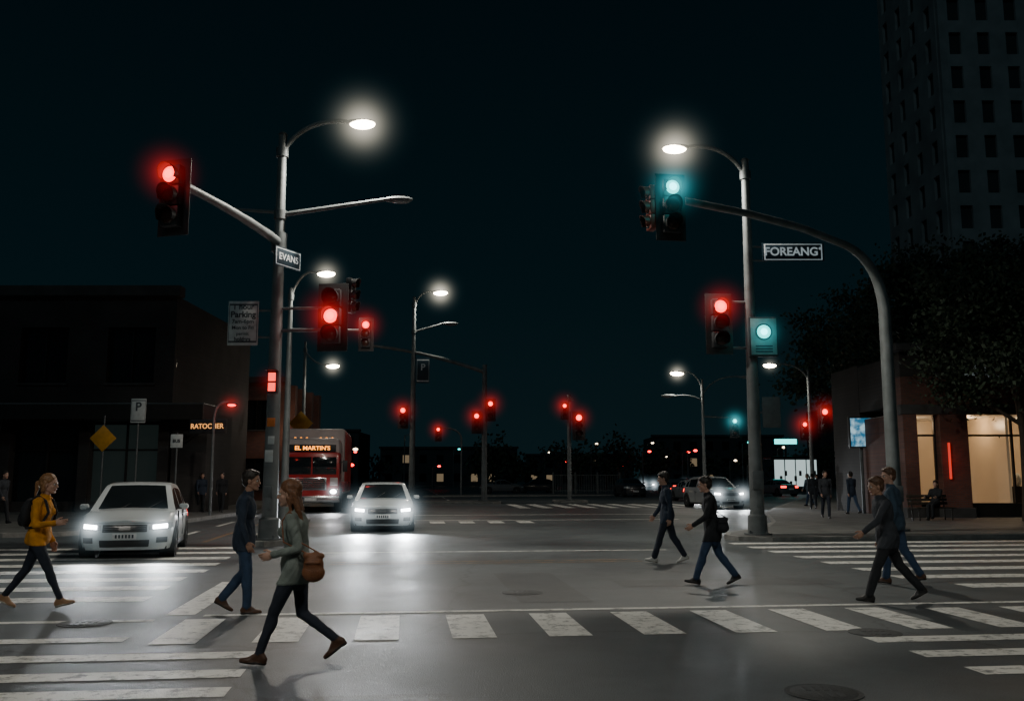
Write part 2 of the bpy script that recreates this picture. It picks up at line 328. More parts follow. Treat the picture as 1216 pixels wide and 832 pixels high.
def exL(mb):
    mb.tube(bez((0,0,7.75),(-0.3,-2.2,7.85),(-0.85,-4.75,7.78)),[0.12,0.12,0.12,0.11,0.11,0.11,0.1,0.1,0.1,0.09,0.09,0.09,0.085],M['polelit'],14)
    mb.tube([(0,0,7.5),(0,0,8.0)],[0.2,0.2],M['pole'],16)
    mb.tube([(0,0,8.57),(-1.2,0,8.66)],[0.05,0.04],M['polelit'],10); mb.box((-1.25,0,8.66),(0.18,0.1,0.1),M['polelit'],bev=0.02)
    mb.box((0,-0.18,3.05),(0.2,0.02,0.22),M['orange'],bev=0.004); mb.box((0.02,-0.185,2.6),(0.16,0.02,0.2),M['signw'],bev=0.004); mb.box((-0.02,-0.19,2.2),(0.2,0.02,0.3),M['signw'],bev=0.004)
    mb.box((0,-0.2,1.3),(0.22,0.1,0.3),M['pole'],bev=0.02)
    mb.tube([(0,0,5.42),(1.2,-0.1,5.42)],0.045,M['pole'],10); mb.tube([(0,0,6.0),(1.2,-0.1,6.0)],0.035,M['pole'],10)
    for z in (5.25,5.95): mb.tube([(0,0,z),(-0.55,0,z)],0.03,M['pole'],8)
    for z in (3.85,4.3): mb.tube([(0,-0.03,z),(0.0,-0.3,z)],0.03,M['pole'],8)
    for z in (2.9,5.0,6.6): mb.tube([(0,0,z),(0,0,z+0.05)],0.195-0.008*z,M['band'],16)
street_lamp((-6.1,23.4),10.7,[(10.2,-4.05,23.4,11.05,True,True),(8.5,-3.0,23.4,8.92,False,False)],r=0.19,power=2000,extra=exL,bloom=1.9)
traffic_light((-7.02,18.35,7.42),1.22,0,yaw=R(-16),wide=0.6,core=3.4,hr=0.95,power=10,brackets=[((-6.95,18.65,7.78),(-7.0,18.5,7.78),0.07)])
traffic_light((-4.62,23.2,5.75),1.32,1,yaw=R(-6),wide=0.6,core=3.4,hr=1.15,power=10,brackets=[((-4.95,23.3,5.42),(-4.62,23.3,5.42),0.05),((-4.95,23.3,6.0),(-4.62,23.3,6.0),0.04)])
def comp(loc,yaw,s):
    mb=MB(); visor_head(mb,s,9,3,False); return mb.obj('traffic_light',loc,yaw)
comp((-4.2,23.45,6.35),R(75),0.85)
M['pedred']=emat('pedestrian_signal_red',(1,0.05,0.03),3)
def ped_signal(loc,w,h,kind,frame):
    mb=MB(); mb.box((0,0,0),(w,0.16,h),M['hous'],bev=0.02)
    if kind=='red':
        for dz in (-h*0.22,h*0.22): mb.box((0,-0.086,dz),(w*0.66,0.012,h*0.36),M['pedred'],bev=0.02)
        mb.box((0,-0.16,h/2),(w*1.05,0.2,0.02),M['hous']); 
    else:
        mb.box((0,-0.09,0),(w*0.92,0.014,h*0.92),frame,bev=0.004)
        mb.tube([(0,-0.1,0.12*h),(0,-0.12,0.12*h)],[w*0.30,w*0.30],M['black'],20)
        mb.ball((0,-0.12,0.12*h),(w*0.24,0.03,w*0.24),M['teal']); mb.ball((0,-0.13,0.12*h),(w*0.14,0.035,w*0.14),M['tealc'])
        for k in range(3): mb.box((0,-0.1,-0.24*h-k*0.07*h),(w*0.6,0.004,0.03*h),M['signblue'])
    o=mb.obj('pedestrian_signal',loc)
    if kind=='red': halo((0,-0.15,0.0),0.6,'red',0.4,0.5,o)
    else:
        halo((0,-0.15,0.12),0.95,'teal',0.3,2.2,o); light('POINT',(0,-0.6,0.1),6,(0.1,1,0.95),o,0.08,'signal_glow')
    return o
ped_signal((-6.05,23.05,4.05),0.28,0.58,'red',None)
M['frameteal']=mat('signal_plate',(0.20,0.30,0.31),0.5)
ped_signal((6.98,25.2,5.53),0.78,1.1,'teal',M['frameteal'])
def sign(loc,w,h,mt,name='traffic_sign',yaw=0,pole=None,lines=None,diamond=False,border=None,zb=0.13):
    mb=MB(); q=Matrix.Rotation(R(45),3,'Y') if diamond else None
    mb.box((0,0,0),(w,0.02,h),mt,rot=q,bev=0.004)
    if border: mb.box((0,-0.013,0),(w*0.94,0.006,h*0.88),border,rot=q,bev=0.002); mb.box((0,-0.018,0),(w*0.90,0.006,h*0.80),mt,rot=q,bev=0.002)
    if pole: mb.tube([(0,0.05,zb-loc[2]),(0,0.05,pole-loc[2])],0.035,M['pole'],10)
    o=mb.obj(name,loc,yaw)
    if lines:
        for (t,sz,dz,mtt,b) in lines: text(t,sz,mtt,Matrix.Translation((0,-0.026,dz))@FACE,o,bold=b)
    return o
M['ink']=mat('sign_ink',(0.05,0.06,0.07),0.6)
sign((-6.93,23.3,5.6),0.78,1.15,M['signw'],lines=[("1 hour",0.2,0.42,M['ink'],0.004),("Parking",0.22,0.22,M['ink'],0.006),("7am-6pm",0.15,0.04,M['ink'],0.002),("Mon to Fri",0.13,-0.12,M['ink'],0.002),("permit",0.12,-0.28,M['ink'],0.001),("holders",0.14,-0.42,M['ink'],0.004)],border=M['ink'])
sign((-5.78,23.1,7.25),1.0,0.5,M['signblue'],'street_name_sign',yaw=R(64),lines=[("EVANS",0.25,0,M['signlet'],0.002)],border=M['signlet'])
sign((7.92,25.2,7.95),1.74,0.52,M['signblue'],'street_name_sign',lines=[("FOREANG\u02da",0.33,0,M['signlet'],0.008)],border=M['signlet'])
def exR(mb):
    mb.tube([(0,0,7.75),(2.0,-0.1,7.75)],0.03,M['pole'],8); mb.tube([(0,0,8.15),(2.0,-0.1,8.15)],0.03,M['pole'],8)
    for z in (6.55,5.25): mb.tube([(0,0,z),(-0.9,-0.05,z)],0.04,M['pole'],8)
    mb.tube([(0,0,5.55),(0.3,-0.1,5.55)],0.05,M['pole'],8)
    mb.box((0.48,-0.05,3.45),(0.5,0.03,0.85),M['pole'],bev=0.01); mb.tube([(0,0,3.45),(0.4,0,3.45)],0.03,M['pole'],8)
    mb.box((0,-0.19,1.6),(0.3,0.12,0.5),M['pole'],bev=0.02)
    for z in (2.9,4.2,6.9): mb.tube([(0,0,z),(0,0,z+0.05)],0.195-0.008*z,M['band'],16)
street_lamp((6.7,25.4),10.7,[(10.25,4.75,25.4,11.1,True,True)],r=0.185,power=2000,extra=exR,bloom=1.9)
traffic_light((5.8,25.25,5.92),1.28,0,yaw=R(4),wide=0.6,core=3.2,hr=1.05,power=8)
mb=MB(); 
pts=[(0,0,0.13),(0,0,3),(0,0,5.6)]+[tuple(p) for p in bez((0,0,6.6),(-0.15,-0.1,8.1),(-1.5,-1.2,8.3),8)]+[(-3.2,-2.6,8.42),(-5.2,-4.3,8.35),(-7.1,-6.0,8.15)]
rr=list(np.linspace(0.20,0.085,len(pts))); mb.tube([(0,0,0.13),(0,0,0.2)],[0.36,0.36],M['pole'],16); mb.tube(pts,rr,M['polelit'],18)
mb.box((0.0,-0.22,1.2),(0.3,0.1,0.45),M['pole'],bev=0.02)
mb.obj('traffic_signal_mast',(11.15,27,0))
traffic_light((3.72,20.75,7.93),1.2,0,yaw=R(8),colr='teal',wide=0.5,core=4.0,hr=1.15,power=10)
M['houslit']=mat('signal_housing_redlit',(0.26,0.05,0.035),0.5)  # red glow painted into the housing colour, this head has no lit lens
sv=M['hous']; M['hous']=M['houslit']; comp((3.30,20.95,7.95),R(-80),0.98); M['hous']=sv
def exB(mb): mb.tube([(0,0,7.15),(2.9,0,7.12)],0.06,M['pole'],10)
street_lamp((-8.35,34),8.7,[(8.4,-7.1,34,9.35,True,True)],r=0.14,power=500,extra=exB,bloom=1.3)
traffic_light((-5.45,33.8,6.95),0.95,0,hr=1.1,wide=0.4,core=3,power=6)
street_lamp((-12.75,56),9.9,[(9.4,-11.1,56,8.5,True,True)],r=0.14,power=250,bloom=1.5,ls=1.2)
sign((-12.8,55.6,4.9),1.05,1.05,M['yellow'],'warning_sign',diamond=True)
street_lamp((-6.5,60),13.5,[(13.0,-4.85,60,13.9,True,True),(11.2,-4.1,60,11.75,False,False)],r=0.2,power=1000,ls=1.4,bloom=2.2,wide=0.1)
sign((-5.85,59.8,8.6),0.85,1.65,M['signblue'],'banner_sign',border=M['white'],lines=[("P",0.6,0.2,M['white'],0.01)])
mb=MB(); mb.tube([(0,0,0.13),(0,0,0.2)],[0.4,0.4],M['pole'],14); mb.tube([(0,0,0.13),(0,0,9.0)],[0.2,0.15],M['polelit'],14)
mb.tube([(0,0,8.5)]+[tuple(p) for p in bez((-0.5,0,8.7),(-4,0,9.9),(-7.6,0,10.3),6)],[0.13,0.13,0.12,0.12,0.11,0.1,0.1,0.09],M['polelit'],12)
mb.tube([(0,0,6.4),(0.4,0,6.4)],0.06,M['pole'],8); mb.tube([(0,0,5.6),(-0.5,0,5.6)],0.06,M['pole'],8)
mb.obj('traffic_signal_mast',(-1.8,60,0))
TL=dict(wide=0.26,core=1.9,hr=1.5,power=0)
traffic_light((-7.1,59.7,5.55),1.15,0,**TL)
traffic_light((-1.4,59.7,6.0),1.1,0,**TL)
traffic_light((-2.3,59.7,5.2),1.1,0,**TL)
mb=MB(); mb.tube([(0,0,0.13),(0,0,7.2)],[0.15,0.12],M['polelit'],12); mb.tube([(0,0,0.13),(0,0,0.2)],[0.3,0.3],M['pole'],12); mb.tube([(0,0,5.5),(0.7,0,5.5)],0.05,M['pole'],8); mb.box((0,-0.15,6.9),(0.5,0.1,0.2),M['pole']); mb.obj('signal_pole',(3.85,62,0))
traffic_light((4.5,61.8,5.1),1.45,0,**TL)
traffic_light((3.55,61.8,6.1),0.9,0,**TL)
mb=MB(); mb.tube([(0,0,0.13)]+[(0,0,4.8)]+[tuple(p) for p in bez((0,0,5),(-0.1,0,5.9),(-1.8,0,5.95),6)],0.08,M['polelit'],10); mb.obj('signal_pole',(-4.4,80,0))
traffic_light((-6.4,79.8,5.4),1.0,0,**TL)
def exG(mb): mb.tube([(0,0,5.6),(2.0,0,5.5)],0.06,M['pole'],8)
street_lamp((12.5,60),8.0,[(7.4,10.95,60,8.5,True,True),(6.6,10.3,60,6.95,False,True),(7.0,15.4,60,8.2,False,True)],r=0.13,power=450,bloom=1.5,ls=1.3,extra=exG)
traffic_light((14.5,59.8,4.9),1.05,0,colr='teal',wide=0.25,core=2.5,hr=1.5,power=0)
def exH(mb): mb.tube([(0,0,5.4),(0.7,0,5.4)],0.05,M['pole'],8)
street_lamp((16.9,52),7.7,[(7.2,14.8,52,8.05,True,True)],r=0.13,power=500,bloom=1.1,ls=1.1,extra=exH,core=1.5)
traffic_light((17.65,51.8,4.9),1.15,0,**TL); traffic_light((16.5,51.8,4.3),0.85,0,**TL)
street_lamp((17.2,45),6.6,[(5.9,16.1,45,6.4,False,True)],r=0.11)
mb=MB(); mb.tube([(0,0,0.13),(0,0,3.9)]+[tuple(p) for p in bez((0,0,4.1),(0.05,0,4.8),(0.55,0,4.75),6)],0.055,M['pole'],10); mb.ball((0.72,0,4.7),(0.26,0.12,0.09),M['hous']); mb.ball((0.72,-0.02,4.64),(0.18,0.1,0.07),M['red'])
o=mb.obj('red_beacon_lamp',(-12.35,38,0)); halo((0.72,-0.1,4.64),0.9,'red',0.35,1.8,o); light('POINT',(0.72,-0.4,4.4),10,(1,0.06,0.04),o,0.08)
sign((-16.9,38,3.26),0.78,0.78,M['yellow'],'warning_sign',diamond=True,pole=4.2)
sign((-15.5,38,4.4),0.62,1.0,M['signw'],'traffic_sign',pole=4.9,border=M['ink'],lines=[("P",0.5,0.15,M['ink'],0.01)])
sign((-13.85,38,3.15),0.5,0.55,M['signw'],'traffic_sign',pole=3.5,lines=[("BUS",0.18,0,M['ink'],0.004)])
def screenmat():
    m,n,l,b=nt('billboard_screen'); tc=n.new("ShaderNodeTexCoord"); no=n.new("ShaderNodeTexNoise"); no.inputs["Scale"].default_value=3.2; no.inputs["Detail"].default_value=3; l.new(tc.outputs["Object"],no.inputs["Vector"])
    cr=n.new("ShaderNodeValToRGB"); cr.color_ramp.elements[0].position=0.4; cr.color_ramp.elements[0].color=(0.02,0.16,0.3,1); cr.color_ramp.elements[1].position=0.6; cr.color_ramp.elements[1].color=(0.45,0.72,0.85,1)
    l.new(no.outputs["Fac"],cr.inputs[0]); l.new(cr.outputs[0],b.inputs["Emission Color"]); b.inputs["Emission Strength"].default_value=0.9; b.inputs["Base Color"].default_value=(0.02,0.02,0.02,1); return m
mb=MB(); mb.tube([(0,0.1,0.13),(0,0.1,4.2)],0.07,M['pole'],10); mb.box((0,0,3.6),(1.1,0.18,1.35),M['hous'],bev=0.03); o=mb.obj('information_display',(15.2,40,0))
M['screen']=screenmat()
mb=MB(); mb.box((0,-0.097,3.6),(0.98,0.01,1.22),M['screen']); s_=mb.obj('screen',parent=o)
# unseen lamps added behind the camera to light the foreground
street_lamp((-9.5,-1.5),10.2,[(9.8,-6.5,0.5,10.4,True,True)],r=0.17,power=1100,bloom=0,zb=0.0)
street_lamp((9.5,-0.5),10.2,[(9.8,6.2,1.0,10.4,True,True)],r=0.17,power=1100,bloom=0,zb=0.0)
# ------------------------------------------------------------------ vehicles
def wheel(mb,x,y,r,wd,side):
    prof=[(r*0.62,-wd/2),(r*0.93,-wd/2),(r,-wd*0.36),(r,wd*0.36),(r*0.93,wd/2),(r*0.62,wd/2)]
    seg=28; rows=[]
    for k in range(seg+1):
        a=2*math.pi*k/seg; rows.append([(x+p[0]*math.cos(a),y+p[1],r+p[0]*math.sin(a)) for p in prof])
    mb.grid(rows,M['rubber'])
    yo=y+side*wd*0.40
    mb.tube([(x,y-side*wd*0.2,r),(x,y+side*wd*0.12,r)],[r*0.63,r*0.63],M['black'],24)
    rim=[];
    for k in range(seg+1):
        a=2*math.pi*k/seg; rim.append([(x+q*r*math.cos(a),yo+side*z,r+q*r*math.sin(a)) for q,z in ((0.66,0.0),(0.6,0.012),(0.54,-0.02))])
    mb.grid(rim,M['alloy'])
    for k in range(5):
        a=2*math.pi*k/5+0.3; q=Matrix.Rotation(-a,3,'Y')
        mb.box((x+r*0.32*math.cos(a),yo-side*0.01,r+r*0.32*math.sin(a)),(r*0.56,0.03,r*0.15),M['alloy'],rot=q,bev=0.01)
    mb.tube([(x,yo-side*0.02,r),(x,yo+side*0.015,r)],[r*0.15,r*0.13],M['alloy'],12)
def car(name,loc,th,L=4.5,W=1.82,H=1.47,paint=None,kind='hatch',lights='off',beam=0,hr=0.9,wide=0.5,core=5):
    mb=MB(); zb=0.2; a=0.62; nn=2.7; hw=W/2
    suv=kind=='suv'; belt=0.98 if not suv else 1.12; nose=0.80 if not suv else 0.98
    xw=L/2-1.12
    xr=-L/2+(0.30 if kind!='sedan' else 0.95)
    def ztop(x): return float(np.interp(x,[-L/2,-L/2+0.25,xr,xw,xw+0.5,L/2-0.35,L/2],[belt-0.12,belt+0.02,belt+0.03,belt,belt-0.05,nose+0.03,nose-0.04]))
    def prof(z): t=(z-zb)/(belt-zb); return float(np.interp(t,[0,0.15,0.45,0.75,1.0],[0.93,0.98,1.0,0.985,0.93]))
    def sec_x(s,front):
        ar=a if front else 0.42; n_=nn if front else 3.4
        x=(L/2-ar)+ar*max(0,(1-abs(s)**n_))**(1/n_); return x
    def SH(x,z,ar): 
        wg=max(0,(abs(x)-(L/2-ar))/ar); zz=(z-0.46)/0.32; return -0.05*wg*zz*zz
    st=[]
    for i in range(0,15): s=i/14; st.append((-sec_x(s,False),s))
    mids=np.linspace(-(L/2-0.42),(L/2-a),16)[1:-1]
    for x in mids: st.append((x,1.0))
    for i in range(14,-1,-1): s=i/14; st.append((sec_x(s,True),s))
    ts=np.linspace(0,1,14); rows=[]
    for (x,s) in st:
        zt=ztop(x); row=[]; ar=a if x>0 else 0.42; sg=1 if x>0 else -1
        half=[]
        for t in ts:
            z=zb+(zt-0.05-zb)*t; half.append((x+sg*SH(x,z,ar),hw*s*prof(z),z))
        for fy,dz in ((0.975,-0.02),(0.93,0.0),(0.8,0.012),(0.5,0.03),(0.25,0.038),(0.0,0.04)):
            z=zt+dz; half.append((x+sg*SH(x,zt-0.02,ar),hw*s*prof(zt)*fy,z))
        row=half+[(p[0],-p[1],p[2]) for p in half[-2::-1]]
        rows.append(row)
    mb.grid(rows,paint)
    mb.box((0,0,zb+0.03),(L-0.5,W*0.86,0.06),M['black'])
    bz=belt-0.04; wb=hw*0.93; wt=hw*0.70
    if kind=='sedan': px=[xr,xr+0.75,xr+1.05,-0.1,0.25,xw]; pz=[bz,H-0.10,H-0.03,H,H-0.05,bz]
    else: px=[xr-0.08,xr+0.42,xr+0.75,-0.3,0.28,xw]; pz=[bz,H-0.13,H-0.04,H,H-0.05,bz]
    xs=sorted(set([round(v,3) for v in list(np.linspace(px[0],px[-1],46))]+[round(v,3) for v in px]))
    def rz(x):
        k=0.12; return float(np.mean([np.interp(np.clip(x+d,px[0],px[-1]),px,pz) for d in (-k,-k/2,0,k/2,k)]))
    g=[]; 
    for x in xs:
        z=max(bz+0.002,rz(x)) if px[0]<x<px[-1] else bz; h=z-bz; T=h/(H-bz); half=[]
        yt=wb-(wb-wt)*T
        for t in (0,0.06,0.3,0.55,0.80,0.9,0.96): half.append((x,wb+(yt-wb)*t,bz+h*t))
        for fy,fz in ((0.93,0.99),(0.84,1.0),(0.55,1.015),(0.25,1.022),(0,1.025)): half.append((x,yt*fy,bz+h*fz if h>0.01 else bz))
        g.append(half+[(p[0],-p[1],p[2]) for p in half[-2::-1]])
    nrow=len(g[0]); vs=[p for r in g for p in r]; fp=[];fg=[]
    bp=[(-0.30,-0.22)]; bp.append((xr+0.55,xr+0.63))
    for i in range(len(g)-1):
        xm=(xs[i]+xs[i+1])/2
        for j in range(nrow-1):
            jj=j if j<nrow//2 else nrow-2-j
            f=(i*nrow+j,i*nrow+j+1,(i+1)*nrow+j+1,(i+1)*nrow+j)
            gl=False
            if 1<=jj<=3: gl=(px[0]+0.32<xm<xw-0.30) and not any(p0<xm<p1 for p0,p1 in bp)
            if jj>=8: gl=(0.30<xm<xw-0.04) or (px[0]+0.04<xm<px[0]+0.40)
            (fg if gl else fp).append(f)
    mb.add(vs,fp,paint); mb.add(vs,fg,M['glass'])
    def patch(s0,s1,zf,mt,off,front=True,n=10,m=4):
        g=[]
        for i in range(n+1):
            s=s0+(s1-s0)*i/n; z0,z1=zf(abs(s)); row=[]
            for j in range(m+1):
                z=z0+(z1-z0)*j/m; ar=a if front else 0.42; x=sec_x(s,front); x=x+SH(x,z,ar)+off*(1-abs(s)**5); y=hw*s*prof(z)+math.copysign(off*abs(s)**3,s)
                row.append((x if front else -x,y,z))
            g.append(row if front else row[::-1])
        mb.grid(g,mt)
    dz=0.0 if not suv else 0.13
    on=lights=='on'
    for sg in (1,-1):
        patch(0.50*sg,0.97*sg,lambda s:(0.60+dz+0.06*(s-0.5),0.70+dz+0.10*(s-0.5)),M['hloff'],0.012)
        if on: patch(0.58*sg,0.86*sg,lambda s:(0.615+dz+0.06*(s-0.5),0.69+dz+0.08*(s-0.5)),M['hl'],0.02)
        patch(0.66*sg,0.88*sg,lambda s:(0.34,0.45),M['black'],0.008)
        patch(0.50*sg,0.98*sg,lambda s:(0.72+dz,0.90+dz),M['tail'] if lights in('tail','on') else M['lensoff'],0.01,False)
    patch(-0.46,0.46,lambda s:(0.56+dz,0.71+dz),M['black'],0.010)
    for k in range(3): patch(-0.44,0.44,lambda s,k=k:(0.585+dz+k*0.04,0.597+dz+k*0.04),M['chrome'],0.018,m=1)
    patch(-0.12,0.12,lambda s:(0.60+dz,0.68+dz),M['chrome'],0.026,n=4,m=2)
    patch(-0.52,0.52,lambda s:(0.26,0.40),M['black'],0.010)
    patch(-0.60,0.60,lambda s:(0.405,0.415),paint,0.02,m=1)
    patch(-0.80,0.80,lambda s:(nose-0.065,nose-0.058),M['black'],0.004,m=1,n=20)
    mb.box((L/2-0.005,0,0.475),(0.02,0.46,0.12),M['white'],bev=0.004); mb.box((-L/2+0.0,0,0.62),(0.03,0.48,0.13),M['white'],bev=0.004)
    for k in range(6): mb.box((L/2+0.008,-0.16+k*0.064,0.475),(0.006,0.035,0.07),M['signblue'])
    r=0.33 if not suv else 0.36; wx=L/2-0.86; wy=hw-0.11
    for sx in (1,-1):
        for sy in (1,-1):
            xx=sx*wx if sx>0 else -(L/2-0.80)
            mb.tube([(xx,sy*(hw-0.30),r+0.03),(xx,sy*(hw+0.003),r+0.03)],[r+0.065,r+0.065],M['black'],32)
            wheel(mb,xx,sy*(wy+0.02),r,0.21,sy)
    for sy in (1,-1):
        mb.box((xw-0.28,sy*(hw+0.09),belt+0.06),(0.10,0.19,0.12),paint,bev=0.04); mb.box((xw-0.26,sy*(hw-0.01),belt+0.02),(0.05,0.12,0.03),M['black'])
        for xd in (xw-0.25,-0.28): mb.box((xd,sy*(hw*0.985),0.66),(0.012,0.03,0.56),M['black'])
        for xd in (-0.12,xr+0.75 if kind!='sedan' else xr+0.4): mb.box((xd,sy*(hw*0.99+0.004),0.86),(0.16,0.03,0.03),M['chrome'],bev=0.008)
        mb.box((0,sy*(hw*0.955),0.25),(L-2.5,0.05,0.10),M['black'],bev=0.01)
    for yy in (0.25,-0.3): mb.tube([(xw-0.05,yy,belt+0.0),(xw-0.35,yy+0.35,belt+0.2)],0.008,M['black'],6)
    mb.ball((0.12,0,H-0.10),(0.03,0.12,0.04),M['black'])
    o=mb.obj(name,(loc[0],loc[1],0),th,ang=32)
    if on:
        for sg in (1,-1):
            y=hw*0.72*sg
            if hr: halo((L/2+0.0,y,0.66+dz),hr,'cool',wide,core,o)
            if beam: light('SPOT',(L/2+0.10,y,0.66+dz),beam,(0.9,0.96,1),o,0.06,'headlight_beam',rot=(R(90-9),0,R(-90)),spot=R(75),blend=0.9)
    return o
def cp(name,c,met=0.0): return mat(name,c,0.28,met,0.04,2,coat=0.8)
PW=cp('car_paint_white',(0.60,0.65,0.67)); PD=cp('car_paint_dark',(0.02,0.024,0.03)); PG=cp('car_paint_grey',(0.12,0.13,0.14)); PS=cp('car_paint_silver',(0.4,0.42,0.43))
def face(hx,hy): return math.atan2(hy,hx)
car('white_hatchback_car',(-8.5,21.2),face(0.26,-0.966),4.4,1.86,1.56,PW,'hatch','on',300,0.75,0.5,6)
car('white_hatchback_car',(-4.26,30.75),face(0.13,-0.99),4.4,1.95,1.5,PW,'hatch','on',1000,1.2,0.45,6)
car('white_suv_car',(11.1,51.2),face(0.2,-0.98),4.6,1.9,1.7,PS,'suv','on',500,1.2,0.4,5)
car('dark_car',(10.2,80.2),face(0.1,-0.99),4.6,1.95,1.55,PD,'suv','off')
car('dark_car',(12.6,64.5),face(0.2,-0.98),4.5,1.85,1.5,PG,'sedan','on',300,1.3,0.4,5)
car('dark_car',(15.4,88),face(-0.2,0.98),4.5,1.85,1.5,PG,'sedan','tail')
car('dark_car',(17.5,96),face(-0.2,0.98),4.5,1.85,1.5,PD,'suv','tail')
car('dark_car',(-1.0,94),face(1,0.1),4.5,1.85,1.45,PG,'sedan','off')
car('dark_car',(2.6,99),face(-1,-0.1),4.5,1.85,1.5,PD,'hatch','off')
car('dark_car',(24,84),face(-0.3,0.95),4.5,1.85,1.5,PG,'sedan','tail')
car('dark_car',(20.5,110),face(0.15,-0.98),4.5,1.85,1.5,PG,'sedan','on',0,1.6,0.4,4)
car('dark_car',(17.8,125),face(0.15,-0.98),4.5,1.85,1.5,PG,'hatch','on',0,1.8,0.4,4)
# truck
PR=cp('truck_paint_red',(0.42,0.02,0.02)); PB=mat('truck_box_panel',(0.50,0.42,0.41),0.45,0,0.12,1.5)
mb=MB(); w2=1.32
mb.box((-4.6,0,2.45),(7.4,2.6,3.3),PB,bev=0.12)
for k in range(9): mb.box((-8.0+k*0.85,w2-0.012,2.45),(0.05,0.05,3.0),PR); mb.box((-8.0+k*0.85,-w2+0.012,2.45),(0.05,0.05,3.0),PR)
mb.box((-4.6,0,1.2),(7.42,2.66,0.5),PR,bev=0.03)
mb.box((0,0,1.75),(2.0,2.4,2.3),PR,bev=0.18)
mb.box((-0.15,0,3.1),(1.9,2.4,0.95),PB,bev=0.28)
mb.box((0.86,0,3.06),(0.14,2.0,0.36),M['black'],bev=0.03)
mb.box((0.985,0,2.22),(0.06,2.1,0.85),M['glass'],bev=0.03); mb.box((1.02,0,2.22),(0.03,0.06,0.85),PR)
for sy in (1,-1):
    mb.box((0.2,sy*1.202,2.2),(0.9,0.03,0.7),M['glass'],bev=0.02)
    mb.box((1.15,sy*1.42,2.2),(0.12,0.2,0.55),M['black'],bev=0.04); mb.tube([(0.95,sy*1.15,2.4),(1.15,sy*1.42,2.4)],0.02,M['black'],6)
    mb.box((1.03,sy*0.94,0.98),(0.08,0.36,0.26),M['chrome'],bev=0.03); mb.ball((1.07,sy*0.94,0.98),(0.05,0.13,0.10),M['hl'])
    for k in range(3): mb.ball((0.3,sy*(0.3+k*0.25) ,3.58),(0.06,0.05,0.03),M['amber'],u=8,v=6)
    mb.box((0.99,sy*0.95,1.45),(0.04,0.34,0.4),PB,bev=0.02)
mb.box((1.0,0,1.35),(0.1,1.3,0.62),M['chrome'],bev=0.04); mb.box((1.052,0,1.35),(0.03,1.16,0.5),M['black'],bev=0.02)
for k in range(5): mb.box((1.075,0,1.17+k*0.09),(0.02,1.14,0.03),M['chrome'])
mb.box((1.05,0,0.62),(0.3,2.45,0.34),M['chrome'],bev=0.06); mb.box((1.21,0,0.62),(0.02,0.5,0.14),M['white'])
mb.box((-4,0,0.7),(8,0.9,0.3),M['black'])
for x in (0.1,-5.6,-6.8):
    for sy in (1,-1): wheel(mb,x,sy*1.1,0.5,0.3,sy); mb.box((x,sy*1.06,1.06),(1.2,0.42,0.1),M['black'],bev=0.03)
tr=mb.obj('box_truck',(-9.8,45.6,0),face(0.13,-0.99)); tr.scale=(1.0,1.12,1.0)
text("EL MARTIN'S",0.27,M['amber'],Matrix.Translation((0.94,0,3.06))@Matrix.Rotation(R(90),4,'Z')@FACE,tr,'route_lettering',bold=0.006)
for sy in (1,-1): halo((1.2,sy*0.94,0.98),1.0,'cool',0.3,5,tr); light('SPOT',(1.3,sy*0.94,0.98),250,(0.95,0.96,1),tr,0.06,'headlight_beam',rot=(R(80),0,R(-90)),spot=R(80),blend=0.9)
# ------------------------------------------------------------------ buildings
def brickmat(name,c1,c2,mo,sc=1.0):
    m,n,l,b=nt(name); tc=n.new("ShaderNodeTexCoord")
    mp=n.new("ShaderNodeMapping"); mp.inputs["Rotation"].default_value=(R(90),0,0); l.new(tc.outputs["Object"],mp.inputs[0])
    br=n.new("ShaderNodeTexBrick"); br.inputs["Scale"].default_value=sc; br.inputs["Brick Width"].default_value=0.22; br.inputs["Row Height"].default_value=0.075; br.inputs["Mortar Size"].default_value=0.008
    br.inputs["Color1"].default_value=(*c1,1); br.inputs["Color2"].default_value=(*c2,1); br.inputs["Mortar"].default_value=(*mo,1); l.new(mp.outputs[0],br.inputs["Vector"])
    no=n.new("ShaderNodeTexNoise"); no.inputs["Scale"].default_value=0.6; no.inputs["Detail"].default_value=7; l.new(tc.outputs["Object"],no.inputs["Vector"])
    mr=n.new("ShaderNodeMapRange"); mr.inputs[1].default_value=0.3; mr.inputs[2].default_value=0.7; mr.inputs[3].default_value=0.6; mr.inputs[4].default_value=1.2; l.new(no.outputs[0],mr.inputs[0])
    mu=n.new("ShaderNodeMixRGB"); mu.blend_type='MULTIPLY'; mu.inputs[0].default_value=1; l.new(br.outputs[0],mu.inputs[1]); l.new(mr.outputs[0],mu.inputs[2]); l.new(mu.outputs[0],b.inputs["Base Color"]); b.inputs["Roughness"].default_value=0.85
    return m
M['brick']=brickmat('red_brick',(0.17,0.065,0.045),(0.12,0.05,0.04),(0.09,0.08,0.075))
M['brickd']=brickmat('dark_brick',(0.048,0.042,0.040),(0.038,0.034,0.033),(0.034,0.032,0.032))
M['stone']=mat('tower_stone',(0.28,0.31,0.32),0.8,0,0.2,0.4)
M['wing']=mat('window_glass',(0.012,0.016,0.018),0.15,0,0.2,0.3)
M['tgl']=mat('tower_window_glass',(0.05,0.058,0.06),0.5,0,0.3,0.2)
M['interior']=emat('interior_wall_glow',(1,0.72,0.42),0.08,(0.5,0.4,0.28))  # walls given their own warm emission to imitate room light
M['trim']=mat('bronze_trim',(0.03,0.028,0.026),0.4,0.3)
M['dkstone']=mat('dark_cornice',(0.05,0.05,0.05),0.8,0,0.3,2)
